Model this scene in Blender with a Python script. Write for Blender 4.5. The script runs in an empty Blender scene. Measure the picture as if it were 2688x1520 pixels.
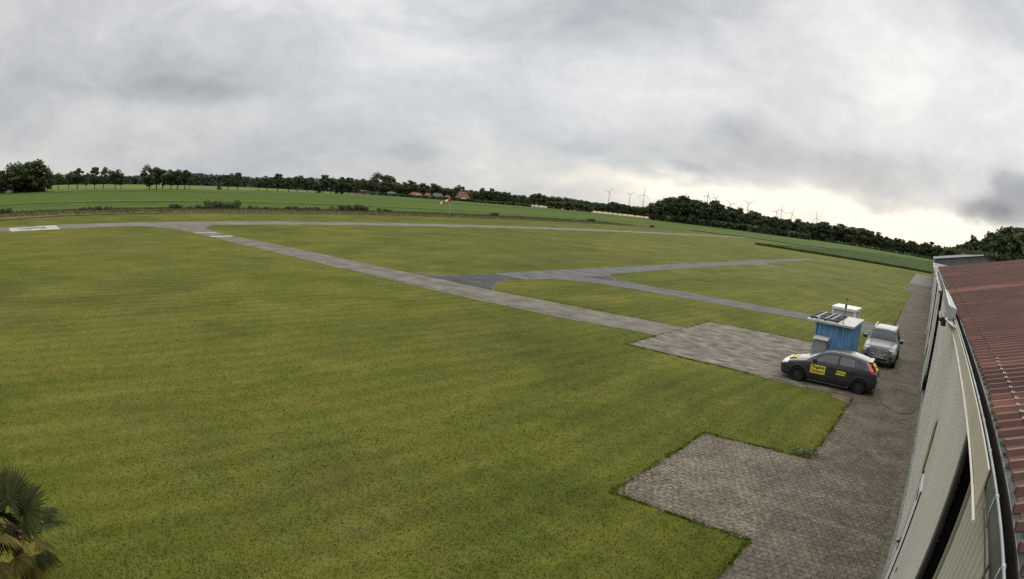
import bpy, bmesh, math, random
import numpy as np
from mathutils import Vector, Matrix

random.seed(7)
rng = np.random.default_rng(11)
S = bpy.context.scene
COL = S.collection
R = math.radians
PI = math.pi

# ------------------------------------------------------------------ camera (wide webcam lens with barrel distortion)
CAM_H = 5.75
cd = bpy.data.cameras.new("camera")
cam = bpy.data.objects.new("camera", cd)
COL.objects.link(cam)
cd.type = 'PANO'
cd.sensor_fit = 'HORIZONTAL'
cd.sensor_width = 36.0
for holder in (getattr(cd, 'cycles', None), cd):
    try:
        holder.panorama_type = 'FISHEYE_LENS_POLYNOMIAL'
        holder.fisheye_fov = R(170)
        holder.fisheye_polynomial_k0 = 0.0
        holder.fisheye_polynomial_k1 = -4.48034613e-02
        holder.fisheye_polynomial_k2 = -1.43444642e-04
        holder.fisheye_polynomial_k3 = 2.00003833e-05
        holder.fisheye_polynomial_k4 = -1.16807971e-06
        break
    except Exception as ex:
        print('cam', ex)
cd.clip_start = 0.02
cd.clip_end = 20000
cam.matrix_world = (Matrix.Translation((0, 0, CAM_H)) @ Matrix.Rotation(0.67412, 4, 'Z')
                    @ Matrix.Rotation(PI / 2 - 0.143107, 4, 'X') @ Matrix.Rotation(0.0904, 4, 'Z'))
S.camera = cam
S.view_settings.view_transform = 'Standard'
S.view_settings.look = 'None'
S.view_settings.gamma = 1.0
S.view_settings.exposure = 0.0
S.cycles.max_bounces = 5
S.cycles.diffuse_bounces = 3
S.cycles.glossy_bounces = 3
S.cycles.transparent_max_bounces = 6
S.cycles.caustics_reflective = False
S.cycles.caustics_refractive = False
S.cycles.use_denoising = False

SUN_AZ, SUN_EL = -6.0, 20.0      # degrees, azimuth from the hangar direction (+Y) towards +X


# ------------------------------------------------------------------ node helpers
class NT:
    def __init__(s, tree):
        s.t = tree; s.n = tree.nodes; s.l = tree.links

    def new(s, typ, **kw):
        n = s.n.new(typ)
        for k, v in kw.items():
            setattr(n, k, v)
        return n

    def link(s, a, b):
        s.l.new(a, b)

    def setin(s, sock, v):
        if hasattr(v, 'node') and hasattr(v, 'is_output'):
            s.l.new(v, sock)
        elif v is not None:
            sock.default_value = v

    def math(s, op, a, b=None, c=None, clamp=False):
        n = s.new('ShaderNodeMath', operation=op, use_clamp=clamp)
        s.setin(n.inputs[0], a); s.setin(n.inputs[1], b)
        if c is not None: s.setin(n.inputs[2], c)
        return n.outputs[0]

    def noise(s, vec, scale, detail=4, rough=.55, dist=0.0):
        n = s.new('ShaderNodeTexNoise')
        if vec is not None: s.link(vec, n.inputs['Vector'])
        n.inputs['Scale'].default_value = scale
        n.inputs['Detail'].default_value = detail
        n.inputs['Roughness'].default_value = rough
        n.inputs['Distortion'].default_value = dist
        return n.outputs['Fac']

    def mapping(s, vec, scale=(1, 1, 1), rot=(0, 0, 0), loc=(0, 0, 0)):
        n = s.new('ShaderNodeMapping')
        s.link(vec, n.inputs['Vector'])
        n.inputs['Scale'].default_value = scale
        n.inputs['Rotation'].default_value = rot
        n.inputs['Location'].default_value = loc
        return n.outputs[0]

    def ramp(s, fac, stops):
        n = s.new('ShaderNodeValToRGB')
        e = n.color_ramp.elements
        while len(e) < len(stops): e.new(0.5)
        for el, (p, c) in zip(e, stops):
            el.position = p
            el.color = (c[0], c[1], c[2], 1) if not isinstance(c, (int, float)) else (c, c, c, 1)
        s.link(fac, n.inputs[0])
        return n.outputs[0]

    def mix(s, fac, a, b, mode='MIX'):
        n = s.new('ShaderNodeMix', data_type='RGBA', blend_type=mode)
        s.setin(n.inputs[0], fac)
        for i, v in ((6, a), (7, b)):
            if isinstance(v, tuple): v = (v[0], v[1], v[2], 1)
            s.setin(n.inputs[i], v)
        return n.outputs[2]


# ------------------------------------------------------------------ world: overcast sky, broken bright towards the low sun
W = bpy.data.worlds.new("World"); S.world = W; W.use_nodes = True
t = NT(W.node_tree)
for n in list(t.n): t.n.remove(n)
tc = t.new('ShaderNodeTexCoord').outputs['Generated']
sep = t.new('ShaderNodeSeparateXYZ'); t.link(tc, sep.inputs[0])
wx, wy, wz = sep.outputs
warpn = t.new('ShaderNodeTexNoise'); t.link(t.mapping(tc, (6, 6, 11)), warpn.inputs['Vector'])
warpn.inputs['Scale'].default_value = 1.0; warpn.inputs['Detail'].default_value = 5; warpn.inputs['Roughness'].default_value = .6
wsep = t.new('ShaderNodeSeparateColor'); t.link(warpn.outputs['Color'], wsep.inputs[0])
az = t.math('MULTIPLY', t.math('ARCTAN2', wx, wy), 180 / PI)
el = t.math('MULTIPLY', t.math('ARCSINE', wz), 180 / PI)
azw = t.math('ADD', az, t.math('MULTIPLY', t.math('SUBTRACT', wsep.outputs[0], .5), 22))
elw = t.math('ADD', el, t.math('MULTIPLY', t.math('SUBTRACT', wsep.outputs[1], .5), 6.5))
n1 = t.noise(t.mapping(tc, (3.0, 3.0, 6.0), loc=(1.7, .4, .2)), 1.0, 9, .54, .7)
n2 = t.noise(t.mapping(tc, (11.0, 11.0, 19.0), loc=(.3, 2.2, .9)), 1.0, 8, .55, .9)
v = t.math('MULTIPLY_ADD', t.math('SUBTRACT', n1, .5), .54, .715)
v = t.math('MULTIPLY_ADD', t.math('SUBTRACT', n2, .5), .17, v)
#        az   el    saz  sel   amp
BLOBS = [(-53, 17.5, 12, 5.5, .20), (-35, 18, 14, 4.5, -.13), (-74, 8.6, 9, 2.0, -.15), (-62, 14, 7, 2.2, -.09), (-38, 17, 9, 3, -.08), (-76, 5.5, 8, 2.2, .08),
         (-92, 8, 12, 7, -.06), (-60, 3.5, 18, 3.5, -.12), (-57, 10, 7, 3, -.06), (-88, 16, 10, 4, -.02),
         (-36, 3.6, 8, 2.2, .09), (-21, 2.2, 6.5, 1.3, .46), (-32, 1.6, 7, 1.6, .06), (-44, 1.5, 14, 2, .02), (-29, 4.8, 3, 1.0, -.05), (-24, 5.2, 2.4, .9, -.05),
         (-17, 6.4, 7, 2.0, -.20), (-5, 6.4, 6, 2.0, -.22), (1.0, 1.9, 5.5, 1.3, .52), (-8, 2.2, 7, 1.1, .24),
         (5.2, 4.7, 3.2, 1.6, -.10), (10.0, 7.0, 3.5, 2.2, -.06), (0, 16, 10, 6, .08), (-20, 12, 12, 5, .05), (-40, 10, 12, 4, .02),
         (12, 14, 5, 4, .12)]
for (a, e, sa, se, amp) in BLOBS:
    dx = t.math('MULTIPLY', t.math('SUBTRACT', azw, a), 1 / sa)
    dy = t.math('MULTIPLY', t.math('SUBTRACT', elw, e), 1 / se)
    q = t.math('ADD', t.math('MULTIPLY', dx, dx), t.math('MULTIPLY', dy, dy))
    v = t.math('MULTIPLY_ADD', t.math('EXPONENT', t.math('MULTIPLY', q, -.7)), amp, v)
BL2 = [(5.0, 4.4, 2.8, 1.3, -.42), (9.2, 6.0, 3.2, 2.2, -.36), (-29.3, 4.0, 2.6, .6, -.10), (-24.0, 4.6, 1.8, .5, -.12), (-27, 3.2, 3.4, .5, -.06), (-33.5, 5.3, 2.0, .7, -.08), (-48, 3.6, 3.5, .8, -.07), (-19, 8.5, 3, 1.6, -.10), (-70.5, 7.7, 5.5, 1.2, -.14)]
azs = t.math('MULTIPLY_ADD', t.math('SUBTRACT', azw, az), .22, az); els = t.math('MULTIPLY_ADD', t.math('SUBTRACT', elw, el), .35, el)
for (a, e, sa, se, amp) in BL2:
    dx = t.math('MULTIPLY', t.math('SUBTRACT', azs, a), 1 / sa); dy = t.math('MULTIPLY', t.math('SUBTRACT', els, e), 1 / se)
    q = t.math('ADD', t.math('MULTIPLY', dx, dx), t.math('MULTIPLY', dy, dy))
    q = t.math('MULTIPLY', q, q)
    v = t.math('MULTIPLY_ADD', t.math('EXPONENT', t.math('MULTIPLY', q, -.8)), amp, v)
n3 = t.noise(t.mapping(tc, (24.0, 24.0, 36.0)), 1.0, 6, .6, .8)
v = t.math('MULTIPLY_ADD', t.math('SUBTRACT', n3, .5), .11, v)
ccol = t.ramp(v, [(.15, (.20, .23, .28)), (.38, (.35, .378, .410)), (.55, (.485, .515, .545)), (.72, (.645, .668, .69)), (.9, (.86, .865, .86)), (1.0, (1.0, .99, .97))])
low_ = t.math('MULTIPLY', t.math('SUBTRACT', 8.0, el), 1 / 5, clamp=True)
ccol = t.mix(t.math('MULTIPLY', low_, t.math('MULTIPLY', t.math('SUBTRACT', v, .6), 2.5, clamp=True)), ccol, t.mix(1.0, ccol, (1.09, 1.02, .90), 'MULTIPLY'))
warm = t.math('MULTIPLY', t.math('SUBTRACT', -50.0, az), 1 / 45, clamp=True)
ccol = t.mix(t.math('MULTIPLY', warm, .7), ccol, t.mix(1.0, ccol, (1.0, .965, .93), 'MULTIPLY'))
zen = t.math('MULTIPLY', t.math('SUBTRACT', el, 24), 1 / 36, clamp=True)
zen = t.math('MULTIPLY_ADD', zen, 1.9, 1.0)
zc = t.new('ShaderNodeVectorMath', operation='SCALE'); t.link(ccol, zc.inputs[0]); t.link(t.math('MULTIPLY', zen, 10.0), zc.inputs['Scale'])
sky = t.new('ShaderNodeTexSky')
try: sky.sky_type = 'NISHITA'
except Exception: pass
try:
    sky.sun_disc = False; sky.sun_elevation = R(SUN_EL); sky.sun_rotation = R(SUN_AZ)
except Exception: pass
wc = t.mix(.95, sky.outputs[0], zc.outputs[0])
bg = t.new('ShaderNodeBackground'); bg.inputs[1].default_value = 0.1
t.link(wc, bg.inputs[0])
wo = t.new('ShaderNodeOutputWorld'); t.link(bg.outputs[0], wo.inputs[0])

sl = bpy.data.lights.new("sun", 'SUN'); sl.energy = 0.9; sl.angle = R(45); sl.color = (1.0, .93, .82)
so = bpy.data.objects.new("sun", sl); COL.objects.link(so)
sd = Vector((math.sin(R(SUN_AZ)) * math.cos(R(SUN_EL)), math.cos(R(SUN_AZ)) * math.cos(R(SUN_EL)), math.sin(R(SUN_EL))))
so.rotation_euler = sd.to_track_quat('Z', 'Y').to_euler()
so.location = (0, 30, 60)


# ------------------------------------------------------------------ materials
def base_mat(name):
    m = bpy.data.materials.new(name); m.use_nodes = True
    k = NT(m.node_tree)
    b = k.n['Principled BSDF']
    return m, k, b


def mat(name, stops, scale=4, rough=.8, bump=0.0, bscale=None, metal=0.0, stretch=(1, 1, 1), coords='Object', detail=5,
        spec=.5, coat=0.0, island=0.0, transl=None, layer=None):
    """stops: colour ramp of a noise; a single colour is allowed"""
    m, k, b = base_mat(name)
    c = k.new('ShaderNodeTexCoord').outputs[coords]
    if stretch != (1, 1, 1): c = k.mapping(c, stretch)
    if isinstance(stops[0], (int, float)):
        s0 = tuple(x * .88 for x in stops); s1 = tuple(min(1, x * 1.1) for x in stops)
        stops = [(.3, s0), (.7, s1)]
    col = k.ramp(k.noise(c, scale, detail), stops)
    if layer:
        for (lc, lsc, lo, hi, lst) in layer:
            f = k.ramp(k.noise(k.mapping(c, lst), lsc, 5, .65), [(lo, 0.0), (hi, 1.0)])
            col = k.mix(f, col, lc)
    if island:
        g = k.new('ShaderNodeNewGeometry').outputs['Random Per Island']
        f = k.math('MULTIPLY_ADD', g, island, 1 - island / 2)
        vv = k.new('ShaderNodeVectorMath', operation='SCALE'); k.link(col, vv.inputs[0]); k.link(f, vv.inputs['Scale'])
        col = vv.outputs[0]
    k.link(col, b.inputs['Base Color'])
    b.inputs['Roughness'].default_value = rough
    b.inputs['Metallic'].default_value = metal
    b.inputs['Specular IOR Level'].default_value = min(spec, .12) if rough >= .8 else spec
    b.inputs['Coat Weight'].default_value = coat
    b.inputs['Coat Roughness'].default_value = .08
    if bump:
        bn = k.new('ShaderNodeBump'); bn.inputs['Strength'].default_value = 1.0; bn.inputs['Distance'].default_value = bump
        k.link(k.noise(c, bscale or scale * 4, 6, .6), bn.inputs['Height'])
        k.link(bn.outputs[0], b.inputs['Normal'])
    if transl:
        tr = k.new('ShaderNodeBsdfTranslucent'); k.link(col, tr.inputs[0])
        ms = k.new('ShaderNodeMixShader'); ms.inputs[0].default_value = transl
        k.link(b.outputs[0], ms.inputs[1]); k.link(tr.outputs[0], ms.inputs[2])
        k.link(ms.outputs[0], k.n['Material Output'].inputs[0])
    return m


def grass_mat(name, dark, mid, light, brown, far=False, worn=()):
    m, k, b = base_mat(name)
    c = k.new('ShaderNodeTexCoord').outputs['Object']
    big = k.noise(c, .035, 4, .55, .6)
    med = k.noise(k.mapping(c, (1, .55, 1), (0, 0, .3)), .35, 6, .62, .5)
    fine = k.noise(c, 2.6, 6, .68)
    vf = k.noise(c, 22.0, 4, .7)
    q = k.math('ADD', k.math('MULTIPLY', med, .44), k.math('ADD', k.math('MULTIPLY', fine, .28), k.math('MULTIPLY', big, .28)))
    col = k.ramp(q, [(.36, dark), (.485, mid), (.60, light)])
    # yellow dry areas, brown bare spots
    dry = k.ramp(k.noise(k.mapping(c, (1, .7, 1)), .11, 5, .6, .8), [(.50, 0.0), (.68, 1.0)])
    col = k.mix(k.math('MULTIPLY', dry, .45), col, light)
    bare = k.ramp(k.noise(k.mapping(c, (1.0, 1.0, 1), (0, 0, 0), (13, 5, 0)), .55, 6, .72, .5), [(.655, 0.0), (.73, 1.0)])
    col = k.mix(k.math('MULTIPLY', bare, .55), col, brown)
    rust = k.ramp(k.noise(k.mapping(c, (.6, 1, 1), (0, 0, .5), (40, 9, 0)), .07, 6, .65, 1.0), [(.53, 0.0), (.70, 1.0)])
    col = k.mix(k.math('MULTIPLY', rust, .30), col, brown)
    lush = k.ramp(k.noise(k.mapping(c, (1, 1, 1), (0, 0, 0), (3, 77, 0)), .16, 6, .65, .6), [(.56, 0.0), (.70, 1.0)])
    col = k.mix(k.math('MULTIPLY', lush, .38), col, (mid[0] * .55, mid[1] * .85, mid[2] * .9))
    if worn:
        sp_ = k.new('ShaderNodeSeparateXYZ'); k.link(c, sp_.inputs[0])
        jx = k.math('MULTIPLY', k.math('SUBTRACT', k.noise(c, .35, 5, .7), .5), 5.0)
        for (x_, y_, sx_, sy_, am_) in worn:
            dx_ = k.math('MULTIPLY', k.math('ADD', k.math('SUBTRACT', sp_.outputs[0], x_), jx), 1 / sx_)
            dy_ = k.math('MULTIPLY', k.math('ADD', k.math('SUBTRACT', sp_.outputs[1], y_), jx), 1 / sy_)
            g_ = k.math('EXPONENT', k.math('MULTIPLY', k.math('ADD', k.math('MULTIPLY', dx_, dx_), k.math('MULTIPLY', dy_, dy_)), -1.0))
            f_ = k.math('MULTIPLY', k.math('MULTIPLY', g_, am_), k.ramp(k.noise(c, .9, 5, .7), [(.38, .25), (.58, 1.0)]), clamp=True)
            col = k.mix(f_, col, brown)
    mv = k.ramp(vf, [(.30, .78), (.5, .99), (.72, 1.25)])
    col = k.mix(1.0, col, mv, 'MULTIPLY')
    # mowing passes, faint
    wv = k.new('ShaderNodeTexWave'); wv.inputs['Scale'].default_value = .33; wv.inputs['Distortion'].default_value = 4.5
    wv.inputs['Detail'].default_value = 2; wv.inputs['Detail Scale'].default_value = .4
    k.link(k.mapping(c, (1, 1, 1), (0, 0, R(4))), wv.inputs['Vector'])
    col = k.mix(.15, col, k.mix(1.0, col, k.ramp(wv.outputs['Fac'], [(.2, .55), (.8, 1.35)]), 'MULTIPLY'))
    k.link(col, b.inputs['Base Color'])
    b.inputs['Roughness'].default_value = .9
    b.inputs['Specular IOR Level'].default_value = .04
    bn = k.new('ShaderNodeBump'); bn.inputs['Distance'].default_value = .05; bn.inputs['Strength'].default_value = .8
    hh = k.math('ADD', k.math('MULTIPLY', fine, 1.0), k.math('MULTIPLY', vf, .45))
    k.link(hh, bn.inputs['Height']); k.link(bn.outputs[0], b.inputs['Normal'])
    return m


def crop_mat(name, dark, light, rowdir, rows, bands=()):
    m, k, b = base_mat(name)
    c = k.new('ShaderNodeTexCoord').outputs['Object']
    sp = k.new('ShaderNodeSeparateXYZ'); k.link(c, sp.inputs[0])
    nz = k.noise(k.mapping(c, (1, .4, 1), (0, 0, rowdir)), .5, 6, .7)
    fn = k.noise(c, 1.3, 5, .75)
    lg = k.noise(k.mapping(c, (1, .12, 1), (0, 0, rowdir)), .03, 4, .6)
    q = k.math('ADD', k.math('MULTIPLY', nz, .45), k.math('ADD', k.math('MULTIPLY', fn, .30), k.math('MULTIPLY', lg, .25)))
    col = k.ramp(q, [(.42, dark), (.56, light)])
    wv = k.new('ShaderNodeTexWave'); wv.inputs['Scale'].default_value = rows; wv.inputs['Distortion'].default_value = .6
    k.link(k.mapping(c, (1, 1, 1), (0, 0, rowdir)), wv.inputs['Vector'])
    col = k.mix(.5, col, k.mix(1.0, col, k.ramp(wv.outputs['Fac'], [(.1, .45), (.6, 1.15)]), 'MULTIPLY'))
    for (x0, x1, bc, amt) in bands:
        xw = k.math('ADD', sp.outputs[0], k.math('MULTIPLY', k.math('SUBTRACT', k.noise(c, .02, 3), .5), 9))
        f = k.math('MULTIPLY', k.math('GREATER_THAN', xw, x0), k.math('LESS_THAN', xw, x1))
        col = k.mix(k.math('MULTIPLY', f, amt), col, bc)
    k.link(col, b.inputs['Base Color']); b.inputs['Roughness'].default_value = .9
    b.inputs['Specular IOR Level'].default_value = .04
    bn = k.new('ShaderNodeBump'); bn.inputs['Distance'].default_value = .25; bn.inputs['Strength'].default_value = .6
    k.link(k.math('ADD', fn, nz), bn.inputs['Height']); k.link(bn.outputs[0], b.inputs['Normal'])
    return m


def paver_mat(name, lichen, lite=1.0):
    m, k, b = base_mat(name)
    c = k.new('ShaderNodeTexCoord').outputs['Object']
    # interlocking bone stones: brick rows with wavy long joints
    sp = k.new('ShaderNodeSeparateXYZ'); k.link(c, sp.inputs[0])
    wob = k.math('MULTIPLY', k.math('PINGPONG', k.math('ADD', sp.outputs[0], .02), .042), .55)
    cb = k.new('ShaderNodeCombineXYZ'); k.link(sp.outputs[0], cb.inputs[0]); k.link(k.math('ADD', sp.outputs[1], wob), cb.inputs[1])
    br = k.new('ShaderNodeTexBrick'); k.link(cb.outputs[0], br.inputs['Vector'])
    br.inputs['Scale'].default_value = 1.0; br.inputs['Brick Width'].default_value = .168; br.inputs['Row Height'].default_value = .165
    br.inputs['Mortar Size'].default_value = .014; br.inputs['Mortar Smooth'].default_value = .2; br.inputs['Bias'].default_value = .0
    br.inputs['Color1'].default_value = (.90, .90, .90, 1); br.inputs['Color2'].default_value = (1.07, 1.07, 1.07, 1)
    br.inputs['Mortar'].default_value = (.66, .65, .55, 1)
    base = k.ramp(k.noise(c, .9, 6, .65, .4), [(.32, (.088, .072, .051)), (.5, (.124, .104, .077)), (.68, (.170, .145, .110))])
    grain = k.ramp(k.noise(c, 34, 5, .75), [(.3, .6), (.7, 1.45)])
    base = k.mix(1.0, base, (lite, lite, lite), 'MULTIPLY')
    spk = k.ramp(k.noise(c, 5.5, 5, .7), [(.36, .72), (.5, 1.0), (.66, 1.3)])
    base = k.mix(1.0, base, spk, 'MULTIPLY')
    col = k.mix(1.0, k.mix(1.0, base, br.outputs['Color'], 'MULTIPLY'), grain, 'MULTIPLY')
    moss = k.ramp(k.noise(c, 2.2, 6, .7), [(.56, 0.0), (.70, 1.0)])
    col = k.mix(k.math('MULTIPLY', moss, .35), col, (.055, .052, .036))
    sx = k.noise(k.mapping(c, (1, 1.5, 1)), 13.0, 4, .7)
    lf = k.ramp(k.math('ADD', k.math('MULTIPLY', sx, .8), k.math('MULTIPLY', k.noise(c, .5, 4), .2)), [(.570 - .03 * lichen, 0.0), (.61 - .02 * lichen, 1.0)])
    col = k.mix(k.math('MULTIPLY', lf, .50 + .25 * lichen), col, (.33, .30, .23))
    k.link(col, b.inputs['Base Color']); b.inputs['Roughness'].default_value = .85
    b.inputs['Specular IOR Level'].default_value = .1
    bn = k.new('ShaderNodeBump'); bn.inputs['Distance'].default_value = .012
    k.link(k.math('SUBTRACT', k.noise(c, 30, 4), k.math('MULTIPLY', br.outputs['Fac'], 1.3)), bn.inputs['Height']); k.link(bn.outputs[0], b.inputs['Normal'])
    return m


GR = grass_mat('mown_grass', (.049, .064, .0115), (.093, .102, .016), (.150, .141, .028), (.106, .082, .030), worn=[(-37, 50, 2.2, 6, .75), (-36, 66, 1.8, 7, .85), (-41, 60, 1.6, 4, .5), (-17, 20, 3, 3, .35), (-9, 6.5, 2.5, 1.6, .4), (-14, 4, 3, 1.5, .3), (-30, 8, 8, 5, .3), (-55, 15, 12, 7, .25)])
FARM = grass_mat('farmland', (.045, .07, .015), (.08, .105, .025), (.13, .15, .045), (.15, .13, .06))
CROPL = crop_mat('crop_leaves', (.048, .078, .012), (.100, .138, .030), R(3), .10,
                 bands=[(-151, -146.5, (.020, .038, .008), .9), (-205, -158, (.078, .118, .016), .6), (-158, -154, (.11, .15, .03), .5), (-266, -256, (.025, .045, .012), .7), (-330, -300, (.085, .12, .035), .6)])
CROPR = crop_mat('maize_leaves', (.020, .043, .008), (.055, .084, .016), R(-14), .22)
VERGE = mat('verge_grass', [(.35, (.075, .078, .026)), (.5, (.125, .108, .048)), (.66, (.20, .155, .085))], .8, .95, .15, 2.5, detail=8,
            layer=[((.07, .10, .025), .5, .5, .62, (1, .5, 1))])
PASTURE = grass_mat('pasture', (.08, .105, .028), (.125, .15, .042), (.19, .20, .065), (.18, .15, .06))
GRAIN = mat('ripe_grain', [(.35, (.34, .27, .15)), (.65, (.48, .39, .24))], .15, .9, .1, 1.0)
TAXI = mat('concrete_taxiway', [(.35, (.120, .105, .082)), (.5, (.158, .138, .110)), (.68, (.205, .183, .150))], .8, .9, .006, 40, detail=9,
           layer=[((.30, .28, .25), 6.0, .62, .72, (1, .45, 1)), ((.085, .08, .068), 1.6, .58, .75, (.3, 2.2, 1)), ((.10, .105, .05), 2.5, .66, .74, (1, 1, 1))])
RUNM = mat('runway_surface', [(.35, (.140, .127, .105)), (.65, (.200, .184, .156))], .25, .9, .006, 30, detail=9,
           layer=[((.09, .088, .08), .5, .56, .75, (3, .3, 1))])
ASPH = mat('grey_asphalt', [(.35, (.098, .094, .088)), (.65, (.150, .144, .136))], .7, .9, .005, 60, detail=9,
           layer=[((.22, .21, .20), 5, .66, .74, (.4, 2, 1)), ((.07, .07, .072), .9, .58, .7, (1, 1, 1))])
DASPH = mat('dark_asphalt', [(.35, (.050, .048, .047)), (.65, (.088, .085, .083))], 1.2, .9, .006, 50, detail=9,
            layer=[((.20, .195, .19), 2.5, .66, .70, (1, 1, 1))])
PADC = mat('stained_concrete', [(.30, (.085, .072, .055)), (.48, (.142, .122, .095)), (.68, (.225, .198, .158))], 1.5, .9, .006, 50, detail=9,
           layer=[((.36, .32, .255), 2.2, .56, .66, (.35, 2.2, 1)), ((.065, .054, .040), 1.6, .55, .68, (.4, 1.8, 1))])
PAVE = paver_mat('concrete_pavers', 0.0)
PAVL = paver_mat('lichen_pavers', 1.0, 1.1)
GRAVEL = mat('gravel_paving', [(.35, (.15, .135, .11)), (.65, (.23, .21, .175))], 1.5, .95, .01, 30, detail=9)
PAINT = mat('white_marking_paint', [(.35, (.38, .36, .32)), (.65, (.55, .53, .47))], 1.5, .8)
FADED = mat('faded_marking_paint', [(.35, (.22, .21, .20)), (.65, (.48, .47, .44))], 1.2, .85)
OCHRE = mat('ochre_marking_paint', [(.35, (.52, .46, .34)), (.65, (.68, .58, .40))], 3, .8)
SOIL = mat('bare_soil', [(.35, (.10, .075, .045)), (.65, (.17, .13, .085))], 2, .95, .02, 15)


# ------------------------------------------------------------------ mesh helpers
class MB:
    def __init__(s):
        s.v = []; s.f = []; s.mi = []

    def add(s, verts, faces, mi=0, M=None):
        o = len(s.v)
        for p in verts:
            p = Vector(p)
            s.v.append(tuple(M @ p if M else p))
        for f in faces:
            s.f.append(tuple(i + o for i in f)); s.mi.append(mi)
        return s

    def box(s, x0, x1, y0, y1, z0, z1, mi=0, M=None):
        v = [(x0, y0, z0), (x1, y0, z0), (x1, y1, z0), (x0, y1, z0), (x0, y0, z1), (x1, y0, z1), (x1, y1, z1), (x0, y1, z1)]
        return s.add(v, [(0, 3, 2, 1), (4, 5, 6, 7), (0, 1, 5, 4), (1, 2, 6, 5), (2, 3, 7, 6), (3, 0, 4, 7)], mi, M)

    def bbox(s, x0, x1, y0, y1, z0, z1, b=.01, mi=0, M=None):
        """box with chamfered edges"""
        bm = bmesh.new()
        bmesh.ops.create_cube(bm, size=1)
        for q in bm.verts:
            q.co = Vector(((x0 + x1) / 2 + q.co.x * (x1 - x0), (y0 + y1) / 2 + q.co.y * (y1 - y0), (z0 + z1) / 2 + q.co.z * (z1 - z0)))
        bmesh.ops.bevel(bm, geom=bm.edges[:], offset=b, segments=2, affect='EDGES', profile=.5)
        bm.verts.index_update()
        s.add([tuple(q.co) for q in bm.verts], [[q.index for q in f.verts] for f in bm.faces], mi, M)
        bm.free(); return s

    def tube(s, pts, r, n=8, mi=0, M=None, caps=True):
        pts = [Vector(p) for p in pts]
        rs = r if isinstance(r, (list, tuple)) else [r] * len(pts)
        vs = []
        prev = None
        for i, p in enumerate(pts):
            d = (pts[min(i + 1, len(pts) - 1)] - pts[max(i - 1, 0)])
            if d.length < 1e-9: d = Vector((0, 0, 1))
            d.normalize()
            a = prev if prev is not None else (Vector((0, 0, 1)) if abs(d.z) < .9 else Vector((1, 0, 0)))
            u = d.cross(a)
            if u.length < 1e-6: u = d.cross(Vector((0, 1, 0)))
            u.normalize(); w = u.cross(d).normalized(); prev = w
            for j in range(n):
                t_ = 2 * PI * j / n
                vs.append(tuple(p + (u * math.cos(t_) + w * math.sin(t_)) * rs[i]))
        fs = []
        for i in range(len(pts) - 1):
            for j in range(n):
                fs.append((i * n + j, i * n + (j + 1) % n, (i + 1) * n + (j + 1) % n, (i + 1) * n + j))
        if caps:
            fs.append(tuple(range(n - 1, -1, -1))); fs.append(tuple((len(pts) - 1) * n + j for j in range(n)))
        return s.add(vs, fs, mi, M)

    def lathe(s, prof, n=24, mi=0, M=None):
        """prof: [(r, z)] about the local z axis"""
        vs = []; fs = []
        for (r, z) in prof:
            for j in range(n):
                a = 2 * PI * j / n
                vs.append((r * math.cos(a), r * math.sin(a), z))
        for i in range(len(prof) - 1):
            for j in range(n):
                fs.append((i * n + j, i * n + (j + 1) % n, (i + 1) * n + (j + 1) % n, (i + 1) * n + j))
        return s.add(vs, fs, mi, M)

    def build(s, name, mats, parent=None, smooth=False):
        me = bpy.data.meshes.new(name)
        me.from_pydata(s.v, [], s.f)
        for m in (mats if isinstance(mats, (list, tuple)) else [mats]): me.materials.append(m)
        me.polygons.foreach_set('material_index', s.mi)
        if smooth: me.polygons.foreach_set('use_smooth', [True] * len(me.polygons))
        me.update()
        o = bpy.data.objects.new(name, me); COL.objects.link(o)
        if parent: o.parent = parent
        return o


def np_mesh(name, V, F, mats, parent=None, k=3):
    me = bpy.data.meshes.new(name)
    V = np.ascontiguousarray(V, dtype=np.float32); F = np.ascontiguousarray(F, dtype=np.int32)
    me.vertices.add(len(V)); me.vertices.foreach_set('co', V.ravel())
    me.loops.add(F.size); me.loops.foreach_set('vertex_index', F.ravel())
    me.polygons.add(len(F)); me.polygons.foreach_set('loop_start', np.arange(0, F.size, k, dtype=np.int32))
    try: me.polygons.foreach_set('loop_total', np.full(len(F), k, dtype=np.int32))
    except Exception: pass
    for m in (mats if isinstance(mats, (list, tuple)) else [mats]): me.materials.append(m)
    me.update(calc_edges=True); me.validate()
    o = bpy.data.objects.new(name, me); COL.objects.link(o)
    if parent: o.parent = parent
    return o


def empty(name, loc=(0, 0, 0), rz=0.0):
    o = bpy.data.objects.new(name, None); COL.objects.link(o)
    o.empty_display_size = .3
    o.location = loc; o.rotation_euler = (0, 0, rz)
    return o


def tag(o, label=None, cat=None, group=None, kind=None):
    if label: o['label'] = label
    if cat: o['category'] = cat
    if group: o['group'] = group
    if kind: o['kind'] = kind
    return o


def text_mesh(name, txt, size, mt, parent, M, extrude=.001, bold=0.0, align='CENTER'):
    cu = bpy.data.curves.new(name, 'FONT'); cu.body = txt; cu.size = size; cu.extrude = extrude; cu.offset = bold
    cu.align_x = align; cu.align_y = 'CENTER'; cu.space_character = 1.0
    to = bpy.data.objects.new(name + '_tmp', cu); COL.objects.link(to)
    dg = bpy.context.evaluated_depsgraph_get()
    me = bpy.data.meshes.new_from_object(to.evaluated_get(dg))
    bpy.data.objects.remove(to); bpy.data.curves.remove(cu)
    me.transform(M); me.materials.clear(); me.materials.append(mt)
    me.name = name
    o = bpy.data.objects.new(name, me); COL.objects.link(o); o.parent = parent
    return o


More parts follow.
